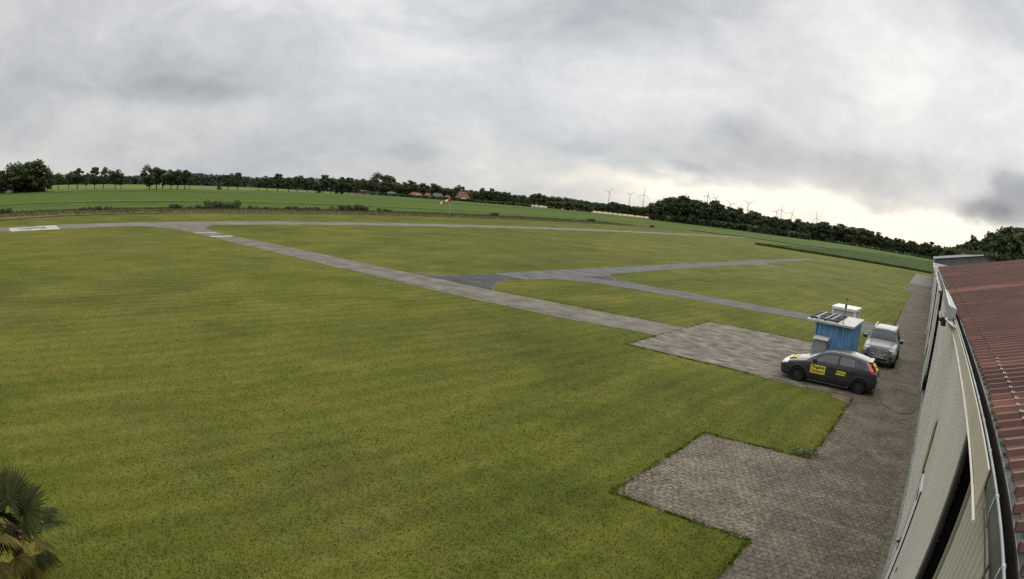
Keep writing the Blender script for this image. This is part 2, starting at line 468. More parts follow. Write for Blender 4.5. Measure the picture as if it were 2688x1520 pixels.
# ------------------------------------------------------------------ ground
def sheet(name, poly, z, m, step=None, amp=0.0, kind='structure', thick=0.0, seed=1):
    """flat polygon with an optional ragged outline; thick gives it real side walls"""
    rr = random.Random(seed)
    pts = []
    n = len(poly)
    for i in range(n):
        a = Vector(poly[i]); b = Vector(poly[(i + 1) % n])
        L = (b - a).length
        k = max(1, int(L / step)) if step else 1
        nrm = Vector((-(b - a).y, (b - a).x)).normalized() if L > 0 else Vector((0, 0))
        w = 0
        for j in range(k):
            p = a.lerp(b, j / k)
            w = .6 * w + rr.uniform(-1, 1) * amp
            pts.append(p + nrm * w)
    bm = bmesh.new()
    vs = [bm.verts.new((p.x, p.y, z)) for p in pts]
    f = bm.faces.new(vs)
    f.normal_update()
    if f.normal.z < 0: f.normal_flip()
    if thick:
        r = bmesh.ops.extrude_face_region(bm, geom=[f])
        for e in r['geom']:
            if isinstance(e, bmesh.types.BMVert): e.co.z += thick + rr.uniform(-.12, .12) * thick
    bmesh.ops.triangulate(bm, faces=bm.faces[:])
    bmesh.ops.recalc_face_normals(bm, faces=bm.faces[:]) if thick else None
    me = bpy.data.meshes.new(name); bm.to_mesh(me); bm.free()
    me.materials.append(m)
    o = bpy.data.objects.new(name, me); COL.objects.link(o)
    o['kind'] = kind
    return o


g = MB()
ring = [0, 300, 900, 2500, 7000]
nseg = 48
for i in range(len(ring) - 1):
    for j in range(nseg):
        a0 = 2 * PI * j / nseg; a1 = 2 * PI * (j + 1) / nseg
        r0, r1 = ring[i], ring[i + 1]
        if r0 == 0: g.add([(0, 0, 0), (r1 * math.cos(a0), r1 * math.sin(a0), 0), (r1 * math.cos(a1), r1 * math.sin(a1), 0)], [(0, 1, 2)])
        else: g.add([(r0 * math.cos(a0), r0 * math.sin(a0), 0), (r1 * math.cos(a0), r1 * math.sin(a0), 0), (r1 * math.cos(a1), r1 * math.sin(a1), 0), (r0 * math.cos(a1), r0 * math.sin(a1), 0)], [(0, 1, 2, 3)])
tag(g.build('ground', FARM), kind='structure')

MOWN = [(30, -70), (30, 205), (-17.7, 186), (-44, 186), (-57, 189), (-50, 228), (-62, 262), (-88, 264), (-104, 258), (-112, 215), (-111.5, 169), (-108.5, 127), (-106, 85), (-103, 56), (-101, 33), (-99.5, 16), (-95.5, 2.6), (-95, -70)]
sheet('grass_field', MOWN, .008, GR, step=1.2, amp=.12)
sheet('pasture', [(-300, -120), (-322, 60), (-345, 130), (-372, 200), (-372, 300), (-640, 300), (-640, -120)], .02, PASTURE)
GRN = [(-700, 560), (-560, 700), (-330, 960), (60, 980), (60, 640), (-120, 640), (-270, 560), (-410, 470)]
sheet('grain_field', GRN, .02, GRAIN)
sheet('grain_field', [(-14, 395), (-72, 700), (60, 690), (60, 395)], .03, FARM)

# crops: raised canopies with real height
CL = [(-113, -70), (-112.5, 3), (-114, 30), (-116, 60), (-118, 90), (-122, 130), (-125, 170), (-125, 215), (-112, 262), (-84, 270), (-60, 268), (-50, 300), (0, 420), (0, 565), (-72, 575), (-150, 590), (-260, 530), (-330, 440), (-362, 300), (-355, 200), (-335, 120), (-315, 60), (-285, 0), (-270, -70)]
sheet('crop_field', CL, .02, CROPL, step=2.5, amp=.35, thick=.25, kind='stuff', seed=3)['label'] = 'wide green crop field behind the runway'
CR = [(-57, 187.5), (-44, 184.8), (-17.7, 183.5), (30, 188), (30, 420), (2, 420), (-48, 300), (-44, 262), (-51, 226), (-56.5, 204)]
sheet('maize_field', CR, .02, CROPR, step=1.2, amp=.25, thick=.55, kind='stuff', seed=4)['label'] = 'dark green maize field with wheel tracks'
VG = [(-95.6, -70), (-96.0, 2.6), (-100.3, 16), (-101.6, 33), (-104, 56), (-107.2, 85), (-109.6, 127), (-112.6, 169), (-113.6, 212), (-106, 255), (-112, 262), (-125, 215), (-124.6, 170), (-121.6, 130), (-117.8, 90), (-115.8, 60), (-113.7, 30), (-112.3, 3), (-112.6, -70)]
tag(sheet('verge_grass', VG, .01, VERGE, step=1.5, amp=.2, thick=.14, kind='stuff', seed=5), 'strip of tall dry grass between runway lawn and crops', 'dry grass')

# long dry stems and crop edge leaves
def stems(name, line, n, h, wid, m, label, spread, seed, cat):
    r = np.random.default_rng(seed)
    L = np.array(line, float); seg = np.linalg.norm(L[1:] - L[:-1], axis=1); cum = np.r_[0, np.cumsum(seg)]
    s_ = r.uniform(0, cum[-1], n); x = np.interp(s_, cum, L[:, 0]); y = np.interp(s_, cum, L[:, 1])
    x += r.uniform(-spread, spread, n)
    a = r.uniform(0, PI, n); hh = h * r.uniform(.5, 1.15, n); w = wid * r.uniform(.6, 1.3, n)
    lx = r.normal(0, .25, n) * hh; ly = r.normal(0, .25, n) * hh
    V = np.empty((n, 3, 3)); z0 = .25
    V[:, 0] = np.c_[x - np.cos(a) * w, y - np.sin(a) * w, np.full(n, z0 * .5)]
    V[:, 1] = np.c_[x + np.cos(a) * w, y + np.sin(a) * w, np.full(n, z0 * .5)]
    V[:, 2] = np.c_[x + lx, y + ly, z0 + hh]
    o = np_mesh(name, V.reshape(-1, 3), np.arange(3 * n).reshape(-1, 3), m)
    return tag(o, label, cat, kind='stuff')

DRY = mat('dry_stems', [(.35, (.10, .09, .035)), (.65, (.20, .16, .08))], .4, .9, island=.6)
LEAFC = mat('crop_edge_leaves', [(.35, (.025, .05, .015)), (.65, (.07, .12, .035))], .4, .9, island=.7)
vl = [(-104, -40), (-106, 3), (-107.5, 33), (-110.5, 60), (-112.5, 90), (-115.5, 130), (-118.5, 170), (-119, 215)]
stems('dry_grass', vl, 14000, .28, .09, DRY, 'brown seed stems standing along the runway verge', 5.0, 21, 'dry grass')
cl = [(-113.6, -40), (-113.4, 3), (-114.8, 30), (-116.8, 60), (-118.9, 90), (-122.8, 130), (-125.8, 170), (-125.8, 215)]
stems('field_margin', cl, 5000, .30, .14, LEAFC, 'dark ragged weeds on the near edge of the crop field', 1.1, 22, 'weeds')
ce = [(-56.6, 187.9), (-44, 185.2), (-17.7, 184), (1, 186)]
stems('maize_edge', ce, 2500, .55, .12, LEAFC, 'dark maize leaves on the near edge of the maize field', .7, 23, 'maize')

# runway, taxiways, pads
def rx(y, k): return (-75.2 if k else -82.2) - .0262 * (y - 20)
RW = [(rx(-70, 0), -70), (rx(300, 0) + 1.0, 300), (rx(300, 1) - 2.0, 300), (rx(-70, 1), -70)]
sheet('runway', RW, .014, RUNM, step=1.0, amp=.07)
TX = [(-75.9, 22.5), (-70.5, 25.2), (-64.5, 25.75), (-51.8, 25.8), (-36, 25.75), (-24.2, 25.8), (-17.8, 26.15), (-12.55, 26.9), (-12.5, 30.5), (-16.9, 30.0), (-24.7, 29.4), (-36.7, 29.4), (-46.8, 29.3), (-59.7, 28.75), (-66, 28.9), (-72, 30.2), (-76.2, 33.5)]
sheet('taxiway', TX, .020, TAXI, step=.35, amp=.035)
AS = [(-32.9, 29.46), (-31.5, 30.6), (-30.75, 32.2), (-30.75, 45), (-30.85, 66), (-30.8, 104), (-30.5, 143), (-28.3, 143), (-28.2, 100), (-26.8, 96.4), (-25.0, 94.6), (-23.0, 92.6), (-26.0, 92.4), (-27.6, 90.5), (-28.1, 83), (-27.8, 60), (-27.5, 47.8), (-26.4, 46.3), (-25.4, 45.2), (-23.0, 44.75), (-11.3, 45.1), (-8.6, 45.5), (-5.1, 46.9), (-2.2, 48.2), (-2.2, 40.5), (-4.6, 41.7), (-8, 42.3), (-12.7, 41.9), (-16.6, 41.6), (-21.5, 41.3), (-24.0, 40.9), (-25.9, 40.0), (-27.3, 38.5), (-27.6, 36.8), (-27.9, 34.6), (-27.2, 32.4), (-25.8, 30.3), (-24.8, 29.44)]
sheet('asphalt_path', AS, .016, ASPH, step=.35, amp=.035)
sheet('asphalt_patch', [(-31.6, 29.6), (-30.62, 31.5), (-30.6, 36.0), (-27.75, 36.1), (-27.95, 34.6), (-27.3, 32.4), (-25.7, 30.0), (-25.2, 29.5)], .019, DASPH, step=.3, amp=.03)
sheet('asphalt_patch', [(-27.5, 43.2), (-26.9, 46.6), (-25.5, 45.1), (-24.0, 44.6), (-25.8, 43.6)], .019, DASPH, step=.3, amp=.04, seed=9)
sheet('footpath', [(-26.5, 95.2), (-24.0, 93.0), (-18, 94.8), (-3.7, 95.0), (-3.7, 95.9), (-18, 95.7), (-24.0, 94.1)], .018, TAXI, step=.5, amp=.03)
sheet('helicopter_pad', [(-12.45, 23.9), (-2.2, 23.85), (-2.2, 33.6), (-12.45, 33.85)], .018, PADC, step=.25, amp=.03)
sheet('parking_pad', [(-5.47, 10.75), (-2.0, 10.65), (-2.0, 15.95), (-5.42, 15.75)], .018, PAVL, step=.14, amp=.06)
AP = [(-2.3, -8), (-2.28, 10.7), (-2.3, 15.9), (-2.25, 19.5), (-2.32, 24), (-2.25, 33.6), (-2.25, 48), (-2.35, 60), (-2.4, 89.5), (-3.8, 90.0), (-3.82, 112.5), (.7, 112.5), (.7, -8)]
sheet('apron', AP, .022, PAVE, step=.14, amp=.055)
sheet('gravel_apron', [(-3.84, 112.3), (-3.8, 162), (-.2, 165), (.8, 165.5), (.8, 112.3)], .018, GRAVEL, step=.5, amp=.06)
# row of lighter flat stones crossing the apron
sheet('paver_band', [(-5.2, 13.0), (.4, 11.95), (.4, 12.18), (-5.2, 13.22)], .0232, paver_mat('pale_pavers', .3, 1.25), step=.2, amp=.03)
sheet('kerb_line', [(-2.3, 35.4), (.68, 35.2), (.68, 35.34), (-2.3, 35.54)], .026, TAXI)
sheet('soil_patch', [(-3.1, 22.9), (-2.2, 22.6), (-1.9, 23.3), (-2.6, 23.9), (-3.2, 23.6)], .021, SOIL, step=.12, amp=.06, seed=12)
sheet('concrete_edge', [(-6.6, 23.55), (-2.6, 23.45), (-2.6, 23.9), (-6.8, 24.0)], .0195, PADC, step=.15, amp=.04, seed=13)
sheet('wall_footing', [(.40, -8), (.46, 52), (.72, 52), (.72, -8)], .027, mat('mossy_footing', [(.35, (.08, .075, .05)), (.65, (.18, .165, .12))], 6, .95, .01, 30), step=.2, amp=.03, seed=14)

# painted markings
k_ = MB()
for (y0, y1) in [(17.3, 26.2), (35.2, 43.8), (52.8, 61.8), (70.9, 80.5), (89.5, 99), (108, 117), (126, 135), (144, 153), (162, 171)]:
    xc = -78.75 - .0262 * ((y0 + y1) / 2 - 20)
    d = .0262 * (y1 - y0) / 2
    k_.add([(xc + d - .11, y0, .022), (xc + d + .11, y0, .022), (xc - d + .11, y1, .022), (xc - d - .11, y1, .022)], [(0, 1, 2, 3)])
tag(k_.build('runway_centreline', FADED), kind='structure')
k_ = MB()
k_.add([(-64.95, 25.9, .026), (-64.45, 25.9, .026), (-64.55, 28.7, .026), (-65.05, 28.7, .026)], [(0, 1, 2, 3)])
k_.add([(-60.5, 25.9, .026), (-59.9, 25.9, .026), (-60.05, 28.65, .026), (-60.65, 28.65, .026)], [(0, 1, 2, 3)], 1)
tag(k_.build('holding_line', [PAINT, OCHRE]), kind='structure')
k_ = MB()
def wr(x0, x1, y0, y1):
    k_.add([(x0, y0, .024), (x1, y0, .024), (x1 - .0262 * (y1 - y0), y1, .024), (x0 - .0262 * (y1 - y0), y1, .024)], [(0, 1, 2, 3)])
# near numeral: broad frame with two slots
wr(-77.0, -74.7, 3.7, 5.0); wr(-77.0, -76.15, 5.0, 6.9); wr(-75.55, -74.7, 5.0, 6.9); wr(-77.0, -74.7, 6.9, 8.1)
wr(-77.05, -76.3, 8.1, 9.3); wr(-75.7, -74.7, 8.1, 9.3); wr(-77.05, -74.7, 9.3, 11.0)
# far numeral: open frame
wr(-79.8, -77.5, 3.7, 5.0); wr(-79.85, -79.0, 5.0, 9.2); wr(-79.95, -77.6, 9.3, 11.1); wr(-81.0, -80.2, 8.2, 11.1); wr(-78.1, -77.55, 5.0, 6.0)
tag(k_.build('runway_numerals', PAINT), kind='structure')

# ------------------------------------------------------------------ lawn blades near the camera and ragged edge tufts
BLADE = mat('grass_blades', [(.35, (.062, .080, .013)), (.5, (.098, .109, .016)), (.68, (.148, .140, .027))], .35, .95, island=.35, spec=.05)
def blades(name, pts, h, w, m, label, seed):
    r = np.random.default_rng(seed); n = len(pts)
    a = r.uniform(0, PI, n); hh = h * r.uniform(.45, 1.2, n); ww = w * r.uniform(.6, 1.4, n)
    dx = r.normal(0, .6, n) * hh; dy = r.normal(0, .6, n) * hh
    V = np.empty((n, 3, 3)); x, y = pts[:, 0], pts[:, 1]
    V[:, 0] = np.c_[x - np.cos(a) * ww, y - np.sin(a) * ww, np.full(n, .004)]
    V[:, 1] = np.c_[x + np.cos(a) * ww, y + np.sin(a) * ww, np.full(n, .004)]
    V[:, 2] = np.c_[x + dx, y + dy, .008 + hh]
    return tag(np_mesh(name, V.reshape(-1, 3), np.arange(3 * n).reshape(-1, 3), m), label, 'grass', kind='stuff')

N = 420000
rad = 6 + 60 * rng.random(N) ** 1.25
ang = R(90) + R(-2) + rng.random(N) * R(106)      # from +Y round to -X and a little behind
px = rad * np.cos(ang); py = rad * np.sin(ang)
def onpave(x, y, mgn=.0):
    e = mgn
    return ((x > -2.28 + e) | ((x > -5.44 + e) & (y > 10.72 + e) & (y < 15.85 - e)) |
            ((x > -12.42 + e) & (y > 23.9 + e) & (y < 33.75 - e)) | ((y > 25.85 + e) & (y < 29.7 - e) & (x < -12.3)) |
            ((x < -24.5) & (x > -33) & (y > 29)))
keep = ~onpave(px, py) & (px > -62) & (rng.random(N) < np.clip(1.25 - rad / 52, 0, 1))
keep &= ~((px < -12) & (py > 25.6) & (py < 30.2))
P_ = np.c_[px, py][keep]
blades('lawn_blades', P_, .034, .011, BLADE, 'short mown grass blades of the near lawn', 5)
# edge tufts
E_ = []
def edge(a, b, n, sp):
    a = np.array(a); b = np.array(b)
    u = rng.random(n)[:, None]; p = a + (b - a) * u
    nn = rng.normal(0, 1, (n, 2)) * (sp * (.5 + 2.2 * np.clip(np.sin(u * 5.1 * np.linalg.norm(b - a)) * np.sin(u * 1.7 * np.linalg.norm(b - a) + 2), 0, 1))); clump = (rng.random(n) < .35 + .65 * (np.sin(u.ravel() * 7.3 * np.linalg.norm(b - a)) * np.sin(u.ravel() * 2.9 * np.linalg.norm(b - a) + 1) > -.1))
    E_.append((p + nn)[clump])
for a, b, n in [((-2.3, 1), (-2.3, 10.7), 5000), ((-5.45, 10.72), (-2.3, 10.68), 2500), ((-5.45, 10.8), (-5.43, 15.75), 3000), ((-5.43, 15.78), (-2.3, 15.95), 2500),
                ((-2.3, 15.95), (-2.25, 23.6), 3500), ((-12.45, 23.85), (-3, 23.6), 4500), ((-12.45, 23.9), (-12.45, 26.8), 900), ((-12.45, 30.6), (-12.45, 33.8), 900),
                ((-12.45, 33.85), (-3, 33.7), 2500), ((-12.5, 30.5), (-36, 29.4), 3500), ((-12.5, 26.85), (-36, 25.75), 3500), ((-2.3, 34), (-2.3, 41), 900), ((-2.3, 48), (-2.4, 60), 900)]:
    edge(a, b, n, .045)
blades('edge_tufts', np.concatenate(E_)[::2], .055, .012, mat('tuft_blades', [(.35, (.060, .085, .010)), (.65, (.105, .130, .015))], 1.0, .9, island=.8, spec=.05),
       'greener grass tufts growing over the paving edges', 6)

# ------------------------------------------------------------------ hangar with red ribbed roof
CLAD = mat('grey_cladding', [(.35, (.62, .605, .53)), (.65, (.70, .685, .605))], .5, .55, 0, 20, detail=6, layer=[((.50, .475, .39), 1.2, .60, .80, (1, 1, .15))])
CLADB = mat('beige_cladding', [(.35, (.42, .385, .31)), (.65, (.50, .46, .37))], .5, .6, .002, 20, detail=6, layer=[((.18, .16, .12), 1.2, .60, .80, (1, 1, .15))])
CLAD2 = mat('cladding_groove_shade', [(.35, (.38, .37, .32)), (.65, (.46, .45, .39))], .5, .6)  # shade in the grooves is put into this darker colour
CLADB2 = mat('beige_groove_shade', [(.35, (.38, .35, .28)), (.65, (.46, .42, .34))], .5, .6)  # same painted groove shade for the beige sheets
DOORW = mat('pale_door_sheet', [(.35, (.60, .60, .56)), (.65, (.70, .70, .66))], .7, .5, detail=6)
BOARD = mat('beige_board', [(.35, (.42, .38, .29)), (.65, (.50, .45, .35))], .8, .7, .002, 8, detail=6, layer=[((.20, .17, .12), 2, .62, .8, (1, .3, 1))])
TRIM = mat('cream_trim', (.72, .68, .56), 3, .6)
ZINC = mat('zinc_gutter', [(.35, (.085, .088, .08)), (.65, (.15, .152, .14))], 2, .45, metal=.3)
RIM = mat('gutter_rim', [(.35, (.27, .29, .27)), (.65, (.40, .41, .40))], 2, .4, metal=.2)
GUTIN = mat('dark_gutter_bed', [(.35, (.012, .009, .007)), (.65, (.035, .024, .018))], 3, .9, .01, 20)
DARKIN = mat('dark_interior', (.008, .008, .009), 2, .9)
STEEL = mat('brown_grey_steel', (.06, .055, .06), 2, .5, metal=.3)
REDR = mat('red_roof_sheet', [(.30, (.052, .019, .013)), (.5, (.080, .029, .019)), (.70, (.115, .045, .030))], .7, .66, 0, 30, detail=8, spec=.4,
           layer=[((.055, .018, .014), 1.4, .58, .75, (.3, 1.2, 1)), ((.20, .085, .058), .22, .56, .62, (.35, 1.6, 1)), ((.16, .07, .05), .6, .62, .70, (.2, 1.6, 1)), ((.09, .075, .03), 3.0, .68, .78, (1, 1, 1))])
RIBR = mat('lit_roof_ribs', [(.35, (.16, .075, .050)), (.65, (.27, .145, .102))], 1.1, .8, detail=8)  # light catching the rib tops is painted as a paler red
FLASH = mat('weathered_flashing', [(.35, (.045, .045, .04)), (.65, (.11, .11, .10))], 6, .8, .004, 30)
WHITE = mat('white_paint', (.70, .70, .66), 3, .5)
GREYW = mat('grey_gable_sheet', [(.35, (.10, .105, .11)), (.65, (.15, .155, .16))], .5, .6)
WOOD = mat('orange_brown_wood', [(.35, (.20, .11, .03)), (.65, (.42, .26, .07))], 3, .7, .004, 20)
BLACK = mat('black_plastic', (.012, .012, .014), 3, .5)
MOSS = mat('moss', [(.35, (.05, .06, .015)), (.65, (.14, .13, .04))], 20, .95, .01, 40)

hg = empty('hangar', (.72, 10, 0))
tag(hg, 'long beige hangar with red ribbed metal roof along the paved apron', 'hangar')
def H_(mb, name, m, parent=None, smooth=False):
    """mesh written in world coordinates, re-based to the hangar's base"""
    o = mb.build(name, m, None, smooth)
    if parent is None:
        o.parent = hg; o.matrix_parent_inverse = Matrix.Translation((-.72, -10, 0))
    else:
        o.parent = parent
    return o

def cladding(mb, y0, y1, z0, z1, x, pitch=.2, depth=.03, mi=0):
    n = max(1, int((y1 - y0) / pitch)); p = (y1 - y0) / n
    prof = []
    for i in range(n):
        y = y0 + i * p
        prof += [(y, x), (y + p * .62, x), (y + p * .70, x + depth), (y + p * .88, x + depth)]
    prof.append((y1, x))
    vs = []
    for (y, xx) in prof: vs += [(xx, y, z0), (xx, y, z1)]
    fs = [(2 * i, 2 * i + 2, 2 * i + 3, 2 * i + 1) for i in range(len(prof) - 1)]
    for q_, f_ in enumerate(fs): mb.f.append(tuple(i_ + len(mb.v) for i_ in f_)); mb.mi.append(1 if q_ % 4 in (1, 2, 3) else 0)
    mb.v += [tuple(p_) for p_ in vs]

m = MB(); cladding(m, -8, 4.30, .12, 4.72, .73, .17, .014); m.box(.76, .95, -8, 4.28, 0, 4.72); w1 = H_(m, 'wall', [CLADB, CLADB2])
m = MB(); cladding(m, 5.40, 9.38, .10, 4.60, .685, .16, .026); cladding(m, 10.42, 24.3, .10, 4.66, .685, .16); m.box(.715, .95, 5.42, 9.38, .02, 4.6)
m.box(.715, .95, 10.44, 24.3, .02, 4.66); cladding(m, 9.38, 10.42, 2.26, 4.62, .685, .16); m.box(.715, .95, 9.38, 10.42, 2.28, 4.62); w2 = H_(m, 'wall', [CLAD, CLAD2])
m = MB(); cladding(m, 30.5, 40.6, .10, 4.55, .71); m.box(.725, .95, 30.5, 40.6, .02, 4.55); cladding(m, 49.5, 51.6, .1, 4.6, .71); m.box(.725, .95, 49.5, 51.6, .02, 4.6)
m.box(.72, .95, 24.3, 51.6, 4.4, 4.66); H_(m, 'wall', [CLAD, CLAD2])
m = MB(); m.box(1.2, 1.3, -8, 51.6, 0, 4.6); m.box(.8, 1.2, 24.3, 30.5, 0, .02); H_(m, 'interior', DARKIN)
m = MB(); m.box(.60, .70, -8, 51.6, 0, .10); H_(m, 'plinth', mat('grey_plinth', [(.35, (.16, .155, .13)), (.65, (.26, .25, .21))], 4, .9, .01, 30))
m = MB(); m.bbox(.675, .72, 5.22, 5.40, .05, 4.43, .008); H_(m, 'door_post', STEEL)
m = MB(); m.box(.93, .97, 4.29, 5.28, 0, 4.6); m.box(.78, .92, 4.283, 4.293, 0, 4.6); m.box(.74, .96, 5.27, 5.29, 0, 4.6); m.box(.74, .96, 4.4, 5.28, -.01, .01); H_(m, 'door_gap', DARKIN)
m = MB(); m.box(.70, .725, 4.30, 4.325, .03, 4.6); H_(m, 'door_edge', mat('greenish_edge', (.30, .31, .22), 3, .6))
# personnel door
m = MB(); m.bbox(.665, .712, 9.42, 10.38, .05, 2.22, .006)
pd = H_(m, 'door', DOORW)
m = MB(); m.bbox(.60, .66, 10.16, 10.20, .98, 1.02, .004); m.bbox(.585, .605, 10.06, 10.20, .975, 1.0, .004); m.bbox(.65, .664, 10.15, 10.21, .85, 1.08, .004); H_(m, 'door_handle', BLACK, pd)
m = MB(); m.bbox(.655, .664, 9.75, 10.1, 1.98, 2.06, .002); m.bbox(.655, .664, 9.86, 9.92, 1.92, 2.0, .002); H_(m, 'door_closer', BLACK, pd)
m = MB(); m.box(.66, .71, 9.385, 9.415, .03, 2.26); m.box(.66, .71, 10.385, 10.41, .03, 2.26); H_(m, 'door_frame', BLACK)
# timber slot beside the door
m = MB(); m.box(.685, .706, 10.62, 10.98, 2.1, 3.05)
m2 = MB(); m2.bbox(.655, .675, 10.64, 10.97, 2.12, 2.98, .004); m2.bbox(.66, .672, 10.66, 10.71, 2.1, 3.0, .004)
sl_ = H_(m, 'timber_slot', BLACK); H_(m2, 'timber_panel', WOOD, sl_)
m = MB(); m.bbox(.665, .69, 8.40, 8.47, 1.33, 1.40, .01); H_(m, 'fire_call_box', mat('red_plastic', (.16, .03, .02), 3, .5))
# open door leaves
for (y0, y1, xx) in ((27.0, 30.6, .56), (36.5, 40.8, .54), (46.2, 50.2, .52)):
    m = MB(); m.bbox(xx - .04, xx, y0, y1, .04, 4.35, .01)
    for k in range(int((y1 - y0) / .3)): m.box(xx - .055, xx - .04, y0 + .1 + k * .3, y0 + .14 + k * .3, .08, 4.3)
    H_(m, 'door_leaf', DOORW)
m = MB(); m.bbox(.50, .66, 24.3, 51, 4.36, 4.46, .02); H_(m, 'door_rail', ZINC)
# head board with cream trim
m = MB(); m.bbox(.598, .612, 3.14, 18.0, 4.56, 4.77, .003); fb = H_(m, 'fascia_board', BOARD)
m = MB(); m.tube([(.588, 2.98, 4.545), (.590, 5.6, 4.56), (.592, 8.6, 4.58), (.592, 12.5, 4.56), (.592, 18, 4.55)], .010, 6); H_(m, 'trim_strip', TRIM, fb)
# gutter
m = MB()
prof = [(.635, 4.775), (.628, 4.70), (.640, 4.655), (.68, 4.65), (.706, 4.66), (.709, 4.775), (.716, 4.775), (.714, 4.64), (.68, 4.632), (.630, 4.637), (.616, 4.70), (.623, 4.775)]
vs = []
for y in (-8, 51.8):
    vs += [(x, y, z) for x, z in prof]
n = len(prof); m.add(vs, [(i, (i + 1) % n, n + (i + 1) % n, n + i) for i in range(n)]); gt = H_(m, 'gutter', ZINC)
m = MB(); m.box(.638, .708, -8, 51.7, 4.662, 4.668); m.box(.700, .7055, -8, 51.7, 4.668, 4.772); m.box(.629, .633, -8, 51.7, 4.70, 4.768)  # dark lining over the bed and inner walls
rr_ = random.Random(5)
for i in range(700):
    y = rr_.uniform(0, 25); x = rr_.uniform(.65, .695); s_ = rr_.uniform(.004, .010)
    m.box(x - s_, x + s_, y - s_ * 1.5, y + s_ * 1.5, 4.666, 4.668 + s_)
H_(m, 'gutter_lining', GUTIN, gt)
m = MB(); m.tube([(.626, -8, 4.78), (.626, 51.8, 4.78)], .0085, 10); rim_ = H_(m, 'gutter_rim', RIM, gt, True)
for i, y in enumerate([1.35, 2.02, 2.73, 3.43, 4.1, 4.8, 5.3, 6.0, 6.7, 7.4, 8.1, 8.8, 9.5, 10.2, 12.5, 14.5, 17, 20, 23, 27, 31, 36, 41, 46]):
    m = MB(); m.tube([(.626, y - .012, 4.78), (.626, y + .012, 4.78)], .0125, 10)
    (m.tube([(.612, y, 4.775), (.610, y, 4.70), (.628, y, 4.63), (.70, y, 4.625)], .005, 5) if y < 3 else None)
    H_(m, 'gutter_bracket', RIM, gt, True)
# cable along the wall under the gutter
m = MB(); m.tube([(.60, .6, 4.64), (.603, 1.8, 4.64), (.606, 2.9, 4.65)], .006, 6); m.tube([(.60, 2.2, 4.56), (.61, 2.24, 4.61), (.62, 2.28, 4.66)], .007, 5); H_(m, 'cable', BLACK)

# roof: pans and ribs 0.2 m apart
SL = .23; X0, Z0 = .74, 4.785; XR = 11.0
def rz_(x): return Z0 + SL * (x - X0)
m = MB()
yy = -7.0; ribs = []
m.add([(X0 + .012, -8, rz_(X0 + .012) + .004), (XR, -8, rz_(XR) + .004), (XR, 51.8, rz_(XR) + .004), (X0 + .012, 51.8, rz_(X0 + .012) + .004)], [(0, 1, 2, 3)])
roof = H_(m, 'roof', REDR)
m = MB()
i = 0
sheets = []
y = 51.6
seam_y = []
while y > -6:
    k = len(ribs)
    off = rr_.uniform(-.008, .008)
    xs = X0 - .012 + (rr_.uniform(-.006, .006))
    if k % 5 == 0: sheet_off = rr_.uniform(-.02, .015)
    xs += sheet_off
    hgt = .034
    xa, xb = xs, XR
    v_ = []
    for xx in (xa, xb):
        z = rz_(xx)
        v_ += [(xx, y - .036 + off, z + .002), (xx, y - .011 + off, z + hgt), (xx, y + .011 + off, z + hgt), (xx, y + .036 + off, z + .002)]
    m.add(v_, [(0, 4, 5, 1), (2, 6, 7, 3), (0, 1, 2, 3)], 0)
    m.add([v_[1], v_[5], v_[6], v_[2]], [(0, 1, 2, 3)], 1)
    if k % 5 == 4:      # sheet lap: one edge stands proud with a dark gap
        m.box(xa, xb, y - .052, y - .044, 0, 0)
        seam_y.append(y - .048)
    ribs.append(y); y -= .2
rb = H_(m, 'roof_ribs', [REDR, RIBR], roof)
m = MB()
for sy in seam_y:
    if sy < 26:
        m.add([(X0 + .005, sy - .006, rz_(X0) + .008), (XR, sy - .006, rz_(XR) + .008), (XR, sy + .006, rz_(XR) + .008), (X0 + .005, sy + .006, rz_(X0) + .008)], [(0, 1, 2, 3)])
H_(m, 'sheet_laps', BLACK, roof)
# fastener caps near the eave and a few loose rows further up
CAPM = [mat('cap_white', (.50, .46, .42), 3, .6), BLACK]
CAPD = [mat('cap_dull', (.24, .18, .15), 3, .8), BLACK]
def cap(mb, x, y):
    z = rz_(x) + .034
    mb.box(x - .016, x + .016, y - .017, y + .017, z, z + .010, 0)
    mb.lathe([(.007, 0), (.007, .016), (0, .016)], 6, 1, Matrix.Translation((x, y, z + .002)))
m = MB()
for y in ribs:
    if 1.2 < y < 12:
        q_ = MB(); cap(q_, .95 + rr_.uniform(-.015, .015), y); H_(q_, 'roof_cap', CAPM if y < 6.5 else CAPD, roof)
    elif 12 <= y < 24 and rr_.random() < .5: cap(m, .95 + rr_.uniform(-.015, .015), y)
H_(m, 'roof_caps', [RIBR, BLACK], roof)['kind'] = 'stuff'
# eave flashing, open rib ends with moss
m = MB(); m.add([(.717, -8, 4.776), (.765, -8, 4.789), (.765, 51.7, 4.789), (.717, 51.7, 4.776)], [(0, 1, 2, 3)]); H_(m, 'eave_flashing', FLASH)
m = MB()
for y in ribs:
    if 1 < y < 22 and rr_.random() < .8:
        for q in range(rr_.randint(2, 5)):
            s_ = rr_.uniform(.004, .012); x = .735 + rr_.uniform(-.012, .05 if y < 4 else .02); yy = y + rr_.uniform(-.04, .03)
            m.bbox(x - s_, x + s_, yy - s_, yy + s_, 4.785, 4.785 + s_ * 1.6, s_ * .4)
H_(m, 'moss', MOSS)['kind'] = 'stuff'
m = MB(); m.bbox(.70, 11.0, 51.6, 51.75, 0, 4.6, .01); m.add([(.7, 51.72, 4.6), (11, 51.72, 4.6), (11, 51.72, rz_(11) - .02)], [(0, 1, 2)]); H_(m, 'gable_wall', CLAD)

